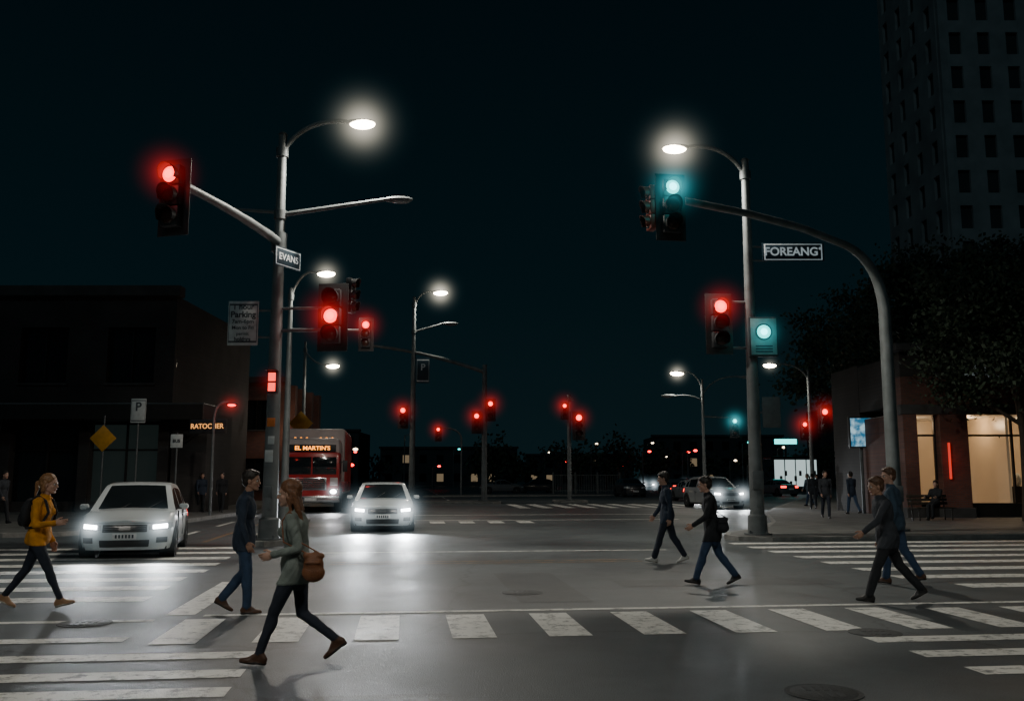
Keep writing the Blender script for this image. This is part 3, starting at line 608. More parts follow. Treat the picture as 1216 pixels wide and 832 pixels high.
def facade(mb,x0,x1,z0,z1,cols,rows,ww,wh,wall,y=0.0,th=0.3,pane=None,sill=0.4,sl=None,mul=True):
    pane=pane or M['wing']; cw=(x1-x0)/cols; rh=(z1-z0)/rows
    for r in range(rows):
        zb=z0+r*rh; zs=zb+(rh-wh)*sill; zt=zs+wh
        mb.box(((x0+x1)/2,y+th/2,(zb+zs)/2),(x1-x0,th,zs-zb),wall); mb.box(((x0+x1)/2,y+th/2,(zt+zb+rh)/2),(x1-x0,th,zb+rh-zt),wall)
        xx=x0
        for c in range(cols):
            wx=x0+c*cw+(cw-ww)/2
            mb.box(((xx+wx)/2,y+th/2,(zs+zt)/2),(wx-xx,th,wh),wall); xx=wx+ww
            if sl: mb.box((wx+ww/2,y-0.03,zs-0.05),(ww+0.15,0.1,0.1),sl)
            if mul: mb.box((wx+ww/2,y+th*0.7,(zs+zt)/2),(0.05,0.05,wh),M['trim'])
        mb.box(((xx+x1)/2,y+th/2,(zs+zt)/2),(x1-xx,th,wh),wall)
    mb.box(((x0+x1)/2,y+th+0.02,(z0+z1)/2),(x1-x0-0.02,0.04,z1-z0-0.02),pane)
mb=MB()
facade(mb,-60,-15.6,5.0,10.0,11,1,2.2,2.6,M['brickd'],42.0,sl=M['dkstone'])
mb.box((-37.8,42.1,10.25),(44.8,0.7,0.5),M['dkstone'],bev=0.04)
mb.box((-37.8,48.3,5.05),(44.3,11.9,10.0),M['brickd'])
mb.box((-37.3,41.4,4.55),(47.4,1.9,0.75),M['trim'],bev=0.05)
xs_=np.arange(-59,-14,3.6)
for x in xs_: mb.box((x,41.95,2.1),(0.5,0.5,4.15),M['brickd'],bev=0.02)
M['dimwin']=emat('dim_shop_interior',(0.5,0.75,0.7),0.012)
for i,x in enumerate(xs_[:-1]):
    mb.box((x+1.8,42.2,2.1),(3.1,0.06,3.9),M['dimwin'] if i%2 else M['wing']); mb.box((x+1.8,42.1,2.9),(3.1,0.08,0.08),M['trim']); mb.box((x+1.8,42.1,2.1),(0.08,0.1,3.9),M['trim']); mb.box((x+1.8,42.08,0.35),(3.1,0.2,0.45),M['brickd'])
mb.box((-14.6,43.4,2.3),(1.6,3.6,4.6),M['brickd'],bev=0.02)
lb=mb.obj('commercial_building',smooth=False)
mb=MB(); mb.box((0,0,0),(1.7,0.2,0.62),M['hous'],bev=0.02); o=mb.obj('shop_sign',(-13.2,39.9,3.85),R(-12))
M['amber2']=emat('shop_sign_letters',(1,0.42,0.12),1.3)
text("RATOCHER",0.30,M['amber2'],Matrix.Translation((0,-0.11,0))@FACE,o,bold=0.004)
mb=MB(); mb.tube([(-0.5,0.1,0.2),(-0.5,0.9,0.3)],0.03,M['pole'],8); mb.obj('sign_bracket',parent=o)
mb=MB(); facade(mb,-27,-15.4,0.13,8.0,3,2,1.6,2.0,M['brick'],62,sl=M['dkstone']); mb.box((-21.2,68,4.0),(11.6,11.2,7.9),M['brick']); mb.box((-21.2,62.1,8.2),(12,0.8,0.4),M['dkstone'],bev=0.03)
for k in range(4): mb.box((-15.1,63+k*2.6,4),(0.5,0.7,7.8),M['brick'],bev=0.02)
mb.obj('brick_building',smooth=False); 
mb=MB(); mb.box((0,0,0),(0.22,0.2,0.3),M['trim'],bev=0.02); mb.ball((0,-0.02,-0.16),(0.1,0.09,0.06),M['lamp']); o=mb.obj('wall_lamp',(-14.4,61.6,5.2)); light('POINT',(0.2,-1,-0.2),60,(1,0.6,0.35),o,0.1)
mb=MB()
mb.box((30.5,36.2,5.05),(30.4,0.5,1.1),M['brick']); mb.box((30.5,36.0,4.3),(30.6,0.35,0.4),M['dkstone'],bev=0.03)
mb.box((30.5,36.25,6.1),(30.3,0.4,1.0),M['brickd'])
mb.box((30.5,36.1,6.75),(30.9,0.9,0.3),M['dkstone'],bev=0.05)
piers=[15.55,17.25,21.9,26.4,31,35.6,40.2,44.8]
for x in piers: mb.box((x,36.15,2.12),(0.55 if x!=17.25 else 1.1,0.6,3.97),M['brick'],bev=0.015); mb.box((x,36.1,0.3),(0.7 if x!=17.25 else 1.2,0.8,0.4),M['dkstone'],bev=0.02)
for i in range(len(piers)-1):
    xa=piers[i]+(0.28 if i!=1 else 0.55); xb=piers[i+1]-(0.28 if i!=0 else 0.55)
    mb.box(((xa+xb)/2,36.3,0.4),(xb-xa,0.2,0.55),M['trim']); mb.box(((xa+xb)/2,36.3,3.3),(xb-xa,0.1,0.08),M['trim'])
    nm=max(1,int((xb-xa)/1.4))
    for k in range(nm+1): mb.box((xa+0.03+(xb-xa-0.06)*k/nm,36.3,2.38),(0.07,0.12,3.42),M['trim'])
mb.box((30.5,40.5,2.1),(30.2,0.1,4.1),M['interior']); mb.box((30.5,38.4,4.14),(30.2,4.1,0.06),M['white']); mb.box((30.5,38.4,0.16),(30.2,4.1,0.06),M['interior'])
for k in range(22): mb.tube([(16+k*1.31,40.35,0.2),(16+k*1.31,40.35,4.1)],0.09,M['interior'],8)
mb.box((15.38,38.4,2.1),(0.1,4.0,4.1),M['brick']); mb.box((45.6,38.4,2.1),(0.1,4.0,4.1),M['brick']); mb.box((19.6,38.4,2.1),(0.1,4.0,4.0),M['interior'])
mb.box((30.5,42.3,3.3),(30.2,3.4,6.6),M['brickd']); mb.box((30.5,38.5,5.5),(30.2,4.1,2.0),M['brickd'])
for x,h in ((16.3,1.4),(20.8,1.1),(24.5,1.6),(28.4,1.2)):
    mb.box((x,38.2,0.2+h/2),(0.8,0.5,h),M['trim'],bev=0.03); mb.ball((x,38.1,h+0.45),(0.16,0.16,0.28),M['signw'])
rb=mb.obj('brick_shop_building',smooth=False)
for x,p in ((16.3,40),(18.8,48),(21.5,70),(25,60)): light('POINT',(x,38.0,3.8),p,(1,0.68,0.38),rb,0.2,'shop_ceiling_light')
M['letter']=emat('fascia_letters',(0.7,0.85,0.85),0.08,(0.4,0.42,0.42))
text("MAISON",0.75,M['letter'],Matrix.Translation((19.2,35.9,5.75))@FACE,rb,bold=0.01)
M['neon']=emat('neon_tube',(1,0.05,0.03),0.9)
mb=MB(); mb.box((0,0,0),(0.08,0.08,1.4),M['neon'],bev=0.02); o=mb.obj('red_neon_strip',(16.98,35.78,2.3)); light('POINT',(0,-0.5,0),5,(1,0.05,0.03),o,0.2)
mb=MB(); 
facade(mb,44.6,83,0,78,13,21,1.25,2.4,M['stone'],90,pane=M['tgl'],mul=False)
mb.box((63.9,97.3,39.1),(38.5,13.8,78),M['stone'])
Xs=mb.X; mb.X=Matrix.Translation((44.6,104.2,0))@Matrix.Rotation(R(-90),4,'Z'); facade(mb,0.0,13.9,0,78,4,21,1.25,2.4,M['stone'],-0.4,0.3,pane=M['tgl'],mul=False); mb.X=Xs
for k in range(4): mb.box((44.6+k*11.8,89.85,39),(0.7,0.5,78),M['stone'])
mb.obj('office_tower',smooth=False)
M['far']=mat('distant_facade',(0.05,0.06,0.065),0.9,0,0.3,0.2)
M['farwin']=emat('distant_window',(1,0.75,0.45),0.16)
for i,(x,y,ww_,h) in enumerate([(-40,150,30,9),(-12,175,26,7),(14,190,22,6),(38,170,24,9),(62,150,20,13)]):
    mb=MB(); facade(mb,-ww_/2,ww_/2,0,h,int(ww_/3),max(1,int(h/3)),1.3,1.5,M['far'],0,mul=False); mb.box((0,6.3,h/2),(ww_-0.1,12,h),M['far']); mb.box((0,0.2,h+0.2),(ww_+0.5,0.9,0.4),M['far'])
    for k in range(4):
        c_=random.randrange(int(ww_/3)); r_=random.randrange(max(1,int(h/3))); cw=ww_/int(ww_/3); rh=h/max(1,int(h/3)); mb.box((-ww_/2+(c_+0.5)*cw,0.28,r_*rh+(rh-1.5)*0.4+0.75),(1.25,0.04,1.45),M['farwin'])
    mb.obj('distant_building',(x,y,0),smooth=False)
M['kiosk']=emat('kiosk_panel',(0.75,0.95,0.95),0.7)
mb=MB(); mb.box((0,0,1.9),(4.2,0.1,2.6),M['kiosk']); mb.box((0,1.2,3.4),(4.8,2.8,0.25),M['trim'],bev=0.04)
for k in range(5): mb.box((-2.1+k*1.05,-0.08,1.9),(0.08,0.1,2.9),M['trim'])
for k in range(9): mb.box((-1.9+k*0.47,-0.07,0.9+0.5*(k%3)),(0.25,0.03,0.5),M['trim'])
mb.box((0,-0.05,0.4),(4.3,0.3,0.5),M['trim']); mb.obj('bus_shelter',(27.6,90,0.13),smooth=False)
mb=MB(); mb.box((0,0,0),(2.2,0.2,0.5),M['teal'],bev=0.02); mb.box((0,0.1,-2.4),(0.15,0.15,4.4),M['trim']); mb.obj('lit_shop_sign',(27.5,92.5,5.2))
mb=MB()
for k in range(29): mb.box((k*0.22,0,0.9),(0.05,0.05,1.7),M['concrete'])
mb.box((3.1,0,1.72),(6.3,0.07,0.07),M['concrete']); mb.box((3.1,0,0.3),(6.3,0.07,0.07),M['concrete'])
for k in range(4): mb.box((k*2.05,0.02,1.0),(0.16,0.16,2.0),M['concrete'])
mb.obj('metal_fence',(3.8,85.5,0.13),smooth=False)
M['farlamp']=emat('distant_lamp',(1,0.8,0.55),6)
for i,(x,y,h,k) in enumerate([(-14,120,7,'warm'),(-9.5,150,6,'teal'),(-18,95,3.2,'teal'),(12,140,6.5,'warm'),(22,150,7,'warm'),(30,120,6,'teal'),(6,170,6,'warm'),(36,125,5.5,'warm'),(-23,130,5,'red'),(17,120,4.8,'red'),(-15.5,84,2.6,'red'),(-16.2,90,4.2,'warm'),(20,105,4.5,'red'),(24,130,5,'red'),(33,140,4,'warm'),(26,160,5,'warm'),(28,110,3,'warm'),(-11,128,3,'red'),(8,150,4,'red'),(15.5,135,3,'red')]):
    mb=MB(); mb.tube([(0,0,0),(0,0,h)],[0.1,0.07],M['pole'],8); mb.tube([(0,0,h),(0.8,0,h+0.2)],0.05,M['pole'],6); mt_={'warm':M['farlamp'],'teal':M['teal'],'red':M['red']}[k]; mb.ball((0.9,0,h+0.15),(0.24,0.2,0.14),mt_); mb.obj('distant_street_lamp',(x,y,0))
# ------------------------------------------------------------------ trees
def tree(base,H,cr,seed,nclump=80,per=110,zc=0.62,lsz=0.11,flat=0.75):
    rg=random.Random(seed); mb=MB(); tips=[]
    mb.tube([(0,0,0.1),(0.05,0,H*0.15),(0.1,0.05,H*0.3),(0.0,0.1,H*0.45),(0.1,0.1,H*0.75)],[H*0.018,H*0.014,H*0.013,H*0.011,0.05],M['bark'],12)
    for k in range(13):
        a=k*2.4+rg.random(); z0=H*(0.30+0.035*k); L=cr*(0.95-0.045*k)*rg.uniform(0.75,1.05)
        p0=Vector((0.05,0.05,z0)); p2=p0+Vector((math.cos(a)*L,math.sin(a)*L,L*rg.uniform(0.35,0.8))); pm=(p0+p2)/2+Vector((0,0,L*0.12))
        b=bez(p0,pm,p2,6); mb.tube(b,list(np.linspace(H*0.008,0.015,7)),M['bark'],7); tips+=b[3:]
        for j in range(3):
            q=b[3+j]; a2=a+rg.uniform(-1.2,1.2); e=q+Vector((math.cos(a2),math.sin(a2),rg.uniform(0.1,0.8)))*L*0.4; mb.tube([q,e],[0.03,0.01],M['bark'],5); tips.append(e)
    vs=[];fs=[]
    for c in range(nclump):
        if c%2==0: t=Vector(rg.choice(tips))
        else:
            while True:
                d=Vector((rg.uniform(-1,1),rg.uniform(-1,1),rg.uniform(-1,1)))
                if 0.3<d.length<1: break
            t=Vector((d.x*cr,d.y*cr,H*zc+d.z*cr*flat))
        rad=rg.uniform(0.3,0.75)*cr/4.0
        for i in range(per):
            p=t+Vector((rg.gauss(0,1),rg.gauss(0,1),rg.gauss(0,0.7)))*rad
            n1=Vector((rg.gauss(0,1),rg.gauss(0,1),rg.gauss(0,1))).normalized(); n2=n1.orthogonal().normalized(); n3=n1.cross(n2); s=lsz*rg.uniform(0.6,1.3)
            b=len(vs); vs+=[p-n2*s,p+n3*s*0.55,p+n2*s,p-n3*s*0.55]; fs.append((b,b+1,b+2,b+3))
    mb.add(vs,fs,M['leafm']); return mb.obj('tree',(base[0],base[1],0.0),smooth=False)
tree((18.3,33.0),10.6,3.7,3,150,130,zc=0.70,lsz=0.10,flat=0.7)
tree((22.6,47.5),15.5,5.0,5,150,120,zc=0.62,lsz=0.14)
tree((27.5,46.5),16.5,5.4,15,150,120,zc=0.6,lsz=0.14)
tree((23.8,61),16.0,5.4,8,140,110,lsz=0.16)
tree((30,72),13,5.0,9,70,90,lsz=0.18)
mb=MB(); rg=random.Random(4); vs=[];fs=[]
for c in range(70):
    x=rg.uniform(-90,100); y=rg.uniform(130,160); h=rg.uniform(4,7.5)
    mb.tube([(x,y,0),(x,y,h*0.6)],[0.2,0.1],M['bark'],6)
    for k in range(12):
        t=Vector((x+rg.gauss(0,1.5),y+rg.gauss(0,1.5),h*0.65+rg.gauss(0,1)*h*0.14))
        for i in range(22):
            p=t+Vector((rg.gauss(0,1),rg.gauss(0,1),rg.gauss(0,1)))*0.7; n1=Vector((rg.gauss(0,1),rg.gauss(0,1),rg.gauss(0,1))).normalized(); n2=n1.orthogonal().normalized(); n3=n1.cross(n2); s=0.32
            b=len(vs); vs+=[p-n2*s,p+n3*s*0.7,p+n2*s,p-n3*s*0.7]; fs.append((b,b+1,b+2,b+3))
mb.add(vs,fs,M['leafm']); mb.obj('distant_trees',smooth=False)
# ------------------------------------------------------------------ people
def cone_mesh(p0,p1,r0,r1):
    mb=MB(); p0,p1=Vector(p0),Vector(p1); d=p1-p0; L=max(d.length,1e-5); t=d/L; path=[];rad=[]
    for k in range(5): a=-math.pi/2+k*math.pi/8; path.append(p0+t*r0*math.sin(a)); rad.append(max(1e-4,r0*math.cos(a)))
    for k in range(5): a=k*math.pi/8; path.append(p1+t*r1*math.sin(a)); rad.append(max(1e-4,r1*math.cos(a)))
    mb.tube(path,rad,None,14); return mb.v,mb.f
def remesh(prims,vox,it=4):
    V=[];F=[]
    for pr in prims:
        if pr[0]=='c': v,f=cone_mesh(*pr[1:5])
        else:
            q=MB(); q.ball(pr[1],pr[2],None,rot=pr[3],u=18,v=12); v,f=q.v,q.f
        b=len(V); V+=v; F+=[tuple(b+i for i in x) for x in f]
    me=bpy.data.meshes.new('t'); me.from_pydata(V,[],F); o=bpy.data.objects.new('t',me); COL.objects.link(o)
    m=o.modifiers.new('r','REMESH'); m.mode='VOXEL'; m.voxel_size=vox; m.adaptivity=0
    s=o.modifiers.new('s','SMOOTH'); s.factor=0.5; s.iterations=it
    bpy.context.view_layer.update(); ev=o.evaluated_get(bpy.context.evaluated_depsgraph_get()); em=ev.to_mesh()
    n=len(em.vertices); co_=np.empty(n*3); em.vertices.foreach_get('co',co_); co_=co_.reshape(-1,3); fs=[tuple(p.vertices) for p in em.polygons]
    ev.to_mesh_clear(); bpy.data.objects.remove(o); bpy.data.meshes.remove(me)
    return co_,fs
def labels(P,prims):
    best=np.full(len(P),1e9); lab=np.zeros(len(P),int)
    for i,pr in enumerate(prims):
        if pr[0]=='c':
            a=np.array(pr[1]);b=np.array(pr[2]); ab=b-a; t=np.clip(((P-a)@ab)/max(1e-9,ab@ab),0,1); d=np.linalg.norm(P-(a+t[:,None]*ab),axis=1)-(pr[3]+(pr[4]-pr[3])*t)
        else:
            Rm=np.array(pr[3]) if pr[3] is not None else np.eye(3); q=(P-np.array(pr[1]))@Rm; s=np.array(pr[2]); k=np.linalg.norm(q/s,axis=1); d=(k-1)*s.min()
        m=d<best; best[m]=d[m]; lab[m]=i
    return lab
def ry(a): return Matrix.Rotation(a,3,'Y')
def person(name,loc,th,H,fem,legs,arms,lean,cols,head=(0,0),hair='short',hem=0.12,near=True,bag=None,zoff=0.0,backpack=False,fat=1.0,bagsize=1.0,sit=False):
    k=H/1.75
    G={'body':[], 'head':[], 'hand':[], 'extra':[]}
    def cone(g,p0,p1,r0,r1,lab): G[g].append(('c',tuple(p0),tuple(p1),r0,r1,lab))
    def ell(g,c,s,lab,rot=None): G[g].append(('e',tuple(c),tuple(s),rot,None,lab))
    sw=0.9 if fem else 1.0; soles=[]
    for sy,(tg,kn,ft) in ((1,legs[0]),(-1,legs[1])):
        hip=Vector((0,sy*0.088,0)); a=R(tg); b=R(tg-kn)
        knee=hip+Vector((math.sin(a),0,-math.cos(a)))*0.43; knee.y=sy*0.085
        ank=knee+Vector((math.sin(b),0,-math.cos(b)))*0.41; ank.y=sy*0.075
        r=(0.088,0.058,0.054,0.040) if fem else (0.094,0.068,0.066,0.056)
        cone('body',hip+Vector((0,0,0.02)),knee,r[0]*fat,r[1],'legU'); cone('body',knee,ank+Vector((0,0,0.02)),r[2],r[3],'pants')
        calf=knee.lerp(ank,0.3)+Vector((-0.012,0,0)); ell('body',calf,(r[2]*0.98,r[2]*0.95,0.11),'pants',ry(-b))
        f=R(ft); fr=ry(-f)
        hl=ank+fr@Vector((-0.045,0,-0.038)); bl=ank+fr@Vector((0.10,0,-0.055)); toe=ank+fr@Vector((0.165,0,-0.060))
        cone('body',ank+fr@Vector((-0.01,0,0)),hl,0.038,0.036,'shoe'); cone('body',hl,bl,0.034,0.030,'shoe'); cone('body',bl,toe,0.030,0.022,'shoe'); cone('body',ank,bl,0.036,0.028,'shoe')
        ell('body',bl,(0.07,0.042,0.026),'shoe',fr)
        so_=ank+fr@Vector((0.055,0,-0.076)); ell('body',so_,(0.135,0.045,0.012),'sole',fr)
        he_=ank+fr@Vector((-0.048,0,-0.078)); cone('body',he_+fr@Vector((-0.01,0,0)),he_+fr@Vector((0.025,0,0)),0.018,0.016,'sole')
        for q_ in (he_.z-0.017,(ank+fr@Vector((0.055,0,-0.088))).z,(ank+fr@Vector((0.165,0,-0.080))).z): soles.append(q_)
    U=ry(R(lean))
    def up(p): return U@Vector(p)
    ell('body',(0,0,0.03),(0.118*fat,0.158,0.12),'legU'); 
    if fem: ell('body',(-0.02,0,0.0),(0.12,0.16,0.11),'legU')
    ell('body',up((0,0,0.16)),(0.105*fat,0.14*sw,0.15),'torso',U)
    ell('body',up((0.0,0,0.33)),(0.122*fat,0.168*sw,0.19),'torso',U)
    ell('body',up((-0.03,0,0.38)),(0.10,0.16*sw,0.14),'torso',U)
    if fem: 
        for sy in (1,-1): ell('body',up((0.085,sy*0.065,0.34)),(0.055,0.062,0.06),'torso',U)
    cone('body',up((-0.005,0.14*sw,0.462)),up((-0.005,-0.14*sw,0.462)),0.062,0.062,'torso')
    cone('body',up((-0.015,0,0.46)),up((-0.0,0,0.530)),0.100,0.060,'torso')
    ell('body',up((0,0,0.04-hem*0.3)),(0.135*fat,0.172,0.10+hem),'torso',U)
    ell('body',up((0,0,0.10)),(0.125*fat,0.158,0.13),'torso',U)
    cone('body',up((0.01,0,0.505)),up((0.012,0,0.528)),0.072,0.066,'torso')
    hz=-0.05-hem*0.85
    cone('head',up((0.0,0,0.50)),up((0.022,0,0.62)),0.055,0.052,'skin')
    hq=Matrix.Rotation(R(head[0]),3,'Z')@ry(R(head[1]+lean*0.3)); hc=up((0.035,0,0.688)); hs=1.04
    def hd(p): return hc+hq@(Vector(p)*hs)
    ell('head',hd((-0.012,0,0.030)),(0.096*hs,0.076*hs,0.088*hs),'skin',hq)
    ell('head',hd((0.024,0,-0.035)),(0.066*hs,0.058*hs,0.080*hs),'skin',hq)
    cone('head',hd((-0.01,0.045,-0.055)),hd((0.064,0.012,-0.094)),0.022,0.022,'skin'); cone('head',hd((-0.01,-0.045,-0.055)),hd((0.064,-0.012,-0.094)),0.022,0.022,'skin')
    cone('head',hd((0.084,0,0.008)),hd((0.103,0,-0.028)),0.008,0.0115,'skin')
    cone('head',hd((0.076,0.04,0.020)),hd((0.084,0.0,0.018)),0.010,0.010,'skin'); cone('head',hd((0.076,-0.04,0.020)),hd((0.084,0.0,0.018)),0.010,0.010,'skin')
    cone('head',hd((0.083,0.02,-0.060)),hd((0.083,-0.02,-0.060)),0.009,0.009,'lip')
    for sy in (1,-1): 
        ell('head',hd((-0.004,sy*0.077,-0.012)),(0.019,0.010,0.032),'skin',hq); cone('head',hd((0.05,sy*0.035,-0.03)),hd((0.05,sy*0.03,-0.04)),0.026,0.024,'skin')
    ell('head',hd((-0.026,0,0.046)),(0.102*hs,0.087*hs,0.090*hs),'hair',hq)
    ell('head',hd((-0.055,0,0.0)),(0.062*hs,0.080*hs,0.085*hs),'hair',hq)
    if hair!='short':
        for sy in (1,-1): cone('head',hd((-0.02,sy*0.07,0.02)),hd((-0.035,sy*0.074,-0.08)),0.028,0.026,'hair')
    else:
        ell('head',hd((0.03,0,0.088)),(0.055,0.065,0.035),'hair',hq)
    if hair=='long':
        rg=random.Random(3)
        for i in range(9):
            y=-0.075+i*0.0188; cone('head',hd((-0.06,y,0.0)),hd((-0.085+rg.uniform(-.01,.02),y*1.15,-0.15)),0.032,0.03,'hair'); cone('head',hd((-0.085,y*1.15,-0.15)),hd((-0.105+rg.uniform(-.02,.02),y*1.1,-0.25-rg.uniform(0,.05))),0.03,0.012,'hair')
        cone('head',hd((-0.0,0.078,-0.04)),hd((-0.03,0.088,-0.2)),0.02,0.012,'hair'); cone('head',hd((-0.0,-0.078,-0.04)),hd((-0.03,-0.088,-0.2)),0.02,0.012,'hair')
    if hair=='pony':
        cone('head',hd((-0.10,0,0.03)),hd((-0.145,0,0.0)),0.026,0.034,'hair'); cone('head',hd((-0.145,0,0.0)),hd((-0.16,0,-0.16)),0.034,0.010,'hair')
    for sy,(sh,el,ab) in ((1,arms[0]),(-1,arms[1])):
        S=up((-0.005,sy*0.182*sw,0.455)); a=R(sh); Rab=Matrix.Rotation(R(sy*ab),3,'X')
        d1=Rab@Vector((math.sin(a),0,-math.cos(a))); a2=R(sh+el); d2=Matrix.Rotation(R(sy*ab*0.3-sy*6),3,'X')@Vector((math.sin(a2),0,-math.cos(a2)))
        E=S+d1*0.285; W=E+d2*0.235
        cone('body',S,E,0.060*sw+0.002,0.048*sw,'top'); cone('body',E,W,0.048*sw,0.038*sw,'top'); cone('body',W-d2*0.01,W+d2*0.005,0.040,0.039,'top')
        d=d2.normalized(); side=Vector((0,1,0)).cross(d); side=side-d*side.dot(d); side.normalize()
        if side.dot(Vector((math.cos(a2),0,math.sin(a2))))<0: side=-side
        nrm=Vector((0,-sy,0)); nrm=(nrm-d*nrm.dot(d)).normalized()
        rot=Matrix((d,side,nrm)).transposed()
        W0=W+d*0.01
        cone('hand',W-d*0.03,W+d*0.03,0.026,0.026,'skin')
        ell('hand',W0+d*0.055,(0.052,0.041,0.017),'skin',rot)
        for fi,(off,L,r0) in enumerate(((0.030,0.072,0.0088),(0.011,0.080,0.009),(-0.009,0.074,0.0086),(-0.028,0.060,0.0078))):
            p=W0+d*0.088+side*off; cur=18+fi*5; dd=d.copy()
            for sgm,fr_ in enumerate((0.45,0.32,0.23)):
                dd=Matrix.Rotation(R(cur if side.cross(d).dot(nrm)>0 else -cur),3,side)@dd
                q=p+dd*L*fr_; cone('hand',p,q,r0*(1-0.1*sgm),r0*(0.93-0.12*sgm),'skin'); p=q
        p=W0+d*0.025+side*0.03; td=(d*0.75+side*0.62+nrm*0.35).normalized(); q=p+td*0.04; cone('hand',p,q,0.013,0.0105,'skin'); td=(d*0.95+side*0.15+nrm*0.3).normalized(); cone('hand',q,q+td*0.032,0.0105,0.008,'skin')
    if backpack:
        ell('extra',up((-0.17,0,0.30)),(0.09,0.13,0.19),'bag',U); ell('extra',up((-0.23,0,0.22)),(0.05,0.10,0.10),'bag',U)
        for sy in (1,-1):
            pts_=[(-0.12,sy*0.09,0.46),(-0.04,sy*0.10,0.535),(0.07,sy*0.10,0.48),(0.135,sy*0.105,0.34),(0.08,sy*0.15,0.16),(-0.10,sy*0.14,0.12)]
            for i in range(5): cone('extra',up(pts_[i]),up(pts_[i+1]),0.017,0.017,'bag')
    if bag:
        bx,by,bz=bag; B=bagsize; ell('extra',(bx,by,bz),(0.095*B,0.05,0.12*B),'bag'); ell('extra',(bx,by,bz-0.06*B),(0.108*B,0.055,0.09*B),'bag'); cone('extra',(bx-0.07*B,by,bz+0.09*B),(bx+0.07*B,by,bz+0.09*B),0.03*B,0.03*B,'bag'); cone('extra',(bx-0.06*B,by+0.045,bz+0.03),(bx+0.06*B,by+0.045,bz+0.03),0.014,0.014,'bag')
        s0=up((0,by*0.85,0.525)); pts_=[Vector((bx-0.06,by,bz+0.11*B)),up((-0.07,by*1.05,0.25)),up((-0.05,by*0.9,0.46)),s0,up((0.07,by*0.9,0.44)),up((0.06,by*1.05,0.25)),Vector((bx+0.06,by,bz+0.11*B))]
        for i in range(6): cone('extra',pts_[i],pts_[i+1],0.009,0.009,'bag')
    low=min(soles)
    mb=MB(); mats=cols
    vox={'body':0.0105 if near else 0.02,'head':0.0055 if near else 0.011,'hand':0.0036 if near else 0.0075,'extra':0.008 if near else 0.018}
    for g,pr in G.items():
        if not pr: continue
        V_,F_=remesh(pr,vox[g],{'body':4,'head':2,'hand':1,'extra':3}[g] if near else 1)
        cen=np.array([V_[list(f)].mean(axis=0) for f in F_]); lab=labels(cen,[p for p in pr]); 
        names=[pr[i][5] for i in lab]
        if g=='body':
            names=[nm if nm not in('torso','legU') else (('top' if nm=='torso' else 'pants') if sit else ('top' if c_[2]>hz else 'pants')) for nm,c_ in zip(names,cen)]
        if g=='body' and near:
            off=[]; vl=labels(V_,pr)
            for i,(p,li) in enumerate(zip(V_,vl)):
                lb_=pr[li][5]
                if lb_ in('top','pants','torso','legU'):
                    tp=lb_=='top' or (lb_ in('torso','legU') and p[2]>hz)
                    q=Vector((p[0]*10+loc[0],p[1]*10,p[2]*7+sum(loc[:2]))); amp=0.015 if tp else 0.010
                    nn_=noise.noise(q)+0.7*noise.noise(q*2.3+Vector((p[2]*6,0,p[0]*14))); cdir=noise.noise_vector(q*0.7)
                    ox,oy=cdir.x*amp*0.6+nn_*amp*0.8*np.sign(p[0]+1e-6)*0.5,cdir.y*amp*0.6+nn_*amp*np.sign(p[1])*0.7
                    if lb_ in('torso','legU') and not sit and hz+0.004<p[2]<0.12:
                        rn=math.hypot(p[0],p[1])+1e-6; fl=0.014*(1-(p[2]-hz)/(0.12-hz)); ox+=p[0]/rn*fl; oy+=p[1]/rn*fl
                    off.append((ox,oy,0))
                else: off.append((0,0,0))
            V_=V_+np.array(off)
        if g=='head':
            off=[]; vl=labels(V_,pr)
            for p,li in zip(V_,vl):
                if pr[li][5]=='hair': s_=noise.noise(Vector((p[0]*30,p[1]*70,p[2]*22)))*0.007; dv=Vector(p)-hc; dv.normalize(); off.append((dv.x*s_,dv.y*s_,dv.z*s_))
                else: off.append((0,0,0))
            V_=V_+np.array(off)
        V_=V_-np.array([0,0,low]); V_=V_*k; b=len(mb.v); mb.v+=[tuple(p) for p in V_]
        for f,nm in zip(F_,names): mb.f.append(tuple(b+i for i in f)); mb.m.append(mb.mi(mats[nm]))
    for sy in (1,-1):
        e=hd((0.0765,sy*0.031,0.002))-Vector((0,0,low)); mb.ball(e*k,0.0125*k,M['eyew'],u=10,v=8); e2=hd((0.0855,sy*0.031,0.002))-Vector((0,0,low)); mb.ball(e2*k,0.0065*k,M['eyeb'],u=8,v=6)
        b0=(hd((0.088,sy*0.018,0.028))-Vector((0,0,low)))*k; b1=(hd((0.078,sy*0.048,0.028))-Vector((0,0,low)))*k; mb.tube([b0,b1],0.004*k,mats['hair'],6)
    o=mb.obj(name,(loc[0],loc[1],zoff),R(th),ang=75); return o
M['eyew']=mat('eye_white',(0.6,0.58,0.55),0.3); M['eyeb']=mat('iris',(0.02,0.015,0.01),0.2)
def cl(n_,c,b=0.5): return mat(n_,c,0.85,0,0.22,9,b,140)
SK=mat('skin',(0.46,0.27,0.20),0.5,0,0.08,10); SK2=mat('skin_tan',(0.34,0.19,0.13),0.5,0,0.08,10); LIP=mat('lips',(0.36,0.13,0.11),0.45)
HB=mat('hair_brown',(0.09,0.045,0.025),0.5,0,0.4,60); HD=mat('hair_dark',(0.02,0.015,0.012),0.5,0,0.4,60); HL=mat('hair_auburn',(0.15,0.065,0.03),0.5,0,0.4,60); HBL=mat('hair_dark_blond',(0.24,0.12,0.05),0.5,0,0.4,60)
NAVY=cl('navy_cloth',(0.022,0.036,0.062)); BLK=cl('black_cloth',(0.014,0.016,0.02)); JEAN=cl('blue_jeans',(0.03,0.06,0.12)); DJ=cl('dark_jeans',(0.018,0.024,0.04)); MUST=cl('mustard_jacket',(0.60,0.25,0.015)); GREY=cl('grey_green_jacket',(0.20,0.235,0.215))
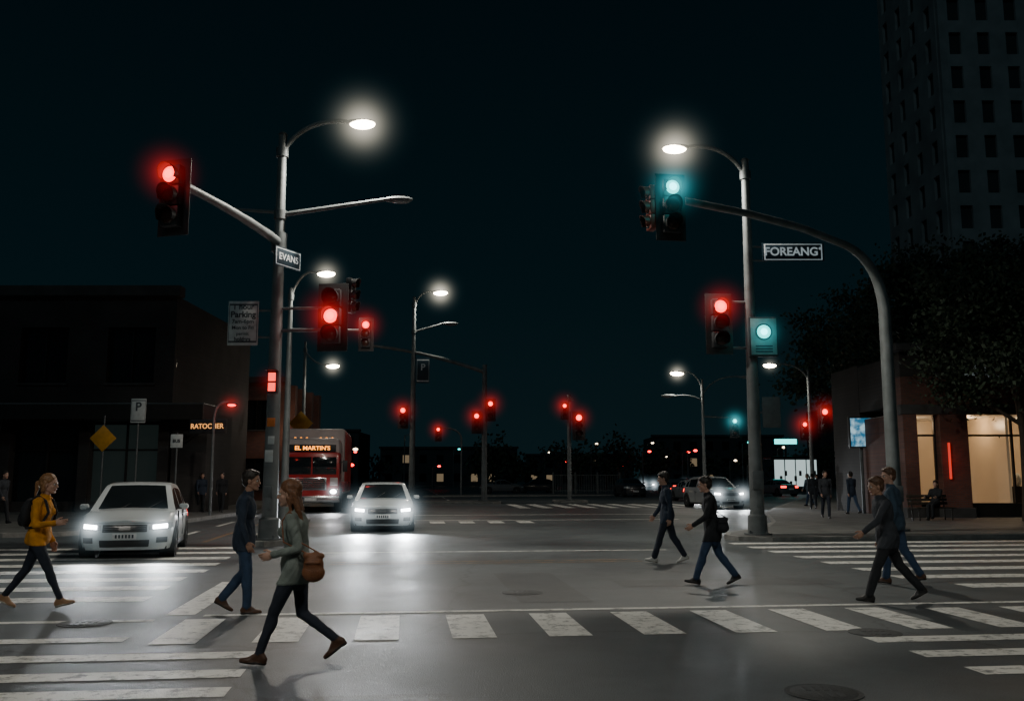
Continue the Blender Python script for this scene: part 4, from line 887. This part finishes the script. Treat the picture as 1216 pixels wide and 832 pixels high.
BLUE=cl('blue_shirt',(0.035,0.065,0.10)); CHAR=cl('charcoal_cloth',(0.028,0.033,0.042))
SB=mat('brown_leather',(0.075,0.035,0.02),0.5); SBK=mat('black_leather',(0.015,0.015,0.016),0.45); SW=mat('white_trainer',(0.5,0.5,0.48),0.6); BAG=mat('tan_leather',(0.20,0.075,0.03),0.5,0,0.25,10,0.3,80); STN=mat('tan_shoe',(0.30,0.17,0.09),0.6)
SOLD=mat('rubber_sole_dark',(0.02,0.018,0.016),0.8); SOLW=mat('rubber_sole_light',(0.4,0.38,0.34),0.7)
def cs(skin,hair,top,pants,shoe,bag=None): return {'skin':skin,'hair':hair,'top':top,'pants':pants,'shoe':shoe,'sole':SOLW if shoe in(STN,SW) else SOLD,'lip':LIP,'bag':bag or BLK}
person('woman_pedestrian',(-1.98,8.62),180,1.71,True,((24,6,4),(-6,46,-38)),((-20,96,6),(-14,38,8)),5,cs(SK,HL,GREY,DJ,SB,BAG),head=(4,4),hair='long',hem=0.12,bag=(-0.20,0.20,0.03),fat=1.05)
person('man_pedestrian',(-3.36,11.7),8,1.77,False,((2,40,-30),(9,8,0)),((-14,22,4),(-6,26,6)),3,cs(SK2,HD,NAVY,JEAN,SB),head=(-12,2),hem=0.14)
person('woman_pedestrian',(-6.2,12.2),0,1.79,True,((-22,14,-24),(28,4,12)),((-8,30,8),(4,92,8)),6,cs(SK,HBL,MUST,DJ,STN,BLK),head=(0,2),hair='pony',hem=0.05,backpack=True,fat=1.05)
person('man_pedestrian',(3.08,18.5),178,1.81,False,((20,4,8),(-16,14,-22)),((-10,14,6),(14,20,6)),2,cs(SK,HD,NAVY,DJ,SW),head=(0,8),hem=0.13)
person('man_pedestrian',(3.18,14.8),176,1.73,False,((22,5,8),(-14,22,-28)),((16,40,8),(-14,20,8)),6,cs(SK,HD,BLK,JEAN,SBK,BLK),head=(0,6),hem=0.20,bag=(-0.14,0.20,0.06),bagsize=0.9)
person('man_pedestrian',(5.15,12.8),180,1.75,False,((26,8,4),(-24,16,-28)),((34,18,14),(-12,20,8)),8,cs(SK2,HB,CHAR,BLK,SBK),head=(8,6),hem=0.13,fat=1.1)
person('man_pedestrian',(6.12,14.9),150,1.84,False,((12,4,2),(-14,16,-12)),((-10,26,6),(-6,30,8)),2,cs(SK,HB,BLUE,JEAN,SB),head=(40,4),hem=0.10,fat=1.1)
def far(name,x,y,th,top,pants,st=18,H=1.75,z=0.13,fem=False): person(name,(x,y),th,H,fem,((st,6,4),(-st,16,-14)),((-st*0.7,14,6),(st*0.7,20,6)),3,cs(SK,HD,top,pants,SBK),near=False,zoff=z,hair='long' if fem else 'short')
far('man_pedestrian',16.0,50.0,200,BLUE,JEAN); far('man_pedestrian',11.9,35.2,265,CHAR,DJ,12,1.8); far('woman_pedestrian',15.9,42.8,100,GREY,JEAN,14,1.68,fem=True); far('man_pedestrian',14.6,45,80,CHAR,CHAR,14); far('man_pedestrian',17.2,46.5,250,BLUE,DJ,16)
far('man_pedestrian',-12.9,41.2,-80,BLK,BLK,12); far('man_pedestrian',-13.9,41.5,-60,NAVY,BLK,14); far('man_pedestrian',-17.2,31.3,-20,CHAR,BLK,18,1.78); far('man_pedestrian',19.8,60,200,BLK,DJ); far('woman_pedestrian',21.3,63,150,CHAR,DJ,16,1.66,fem=True); far('man_pedestrian',14.3,39,110,NAVY,JEAN,16,1.8)
mb=MB(); 
for k in range(4): mb.box((0,-0.2+k*0.13,0.45),(1.6,0.1,0.04),M['bark'],bev=0.008)
for k in range(3): mb.box((0,0.27+k*0.03,0.6+k*0.13),(1.6,0.03,0.1),M['bark'],bev=0.008)
for sx in (-0.65,0.65):
    mb.box((sx,0.0,0.41),(0.05,0.5,0.04),M['trim']); mb.tube([(sx,-0.2,0),(sx,-0.18,0.41)],0.025,M['trim'],8); mb.tube([(sx,0.22,0),(sx,0.24,0.42),(sx,0.35,0.92)],0.025,M['trim'],8)
mb.obj('park_bench',(15.2,33.6,0.13),R(10))
person('seated_man',(15.3,33.55),-150+10,1.74,False,((82,84,0),(74,70,4)),((38,48,8),(30,60,8)),-10,cs(SK,HD,BLK,BLK,SBK),near=False,zoff=0.13,head=(0,10),sit=True)
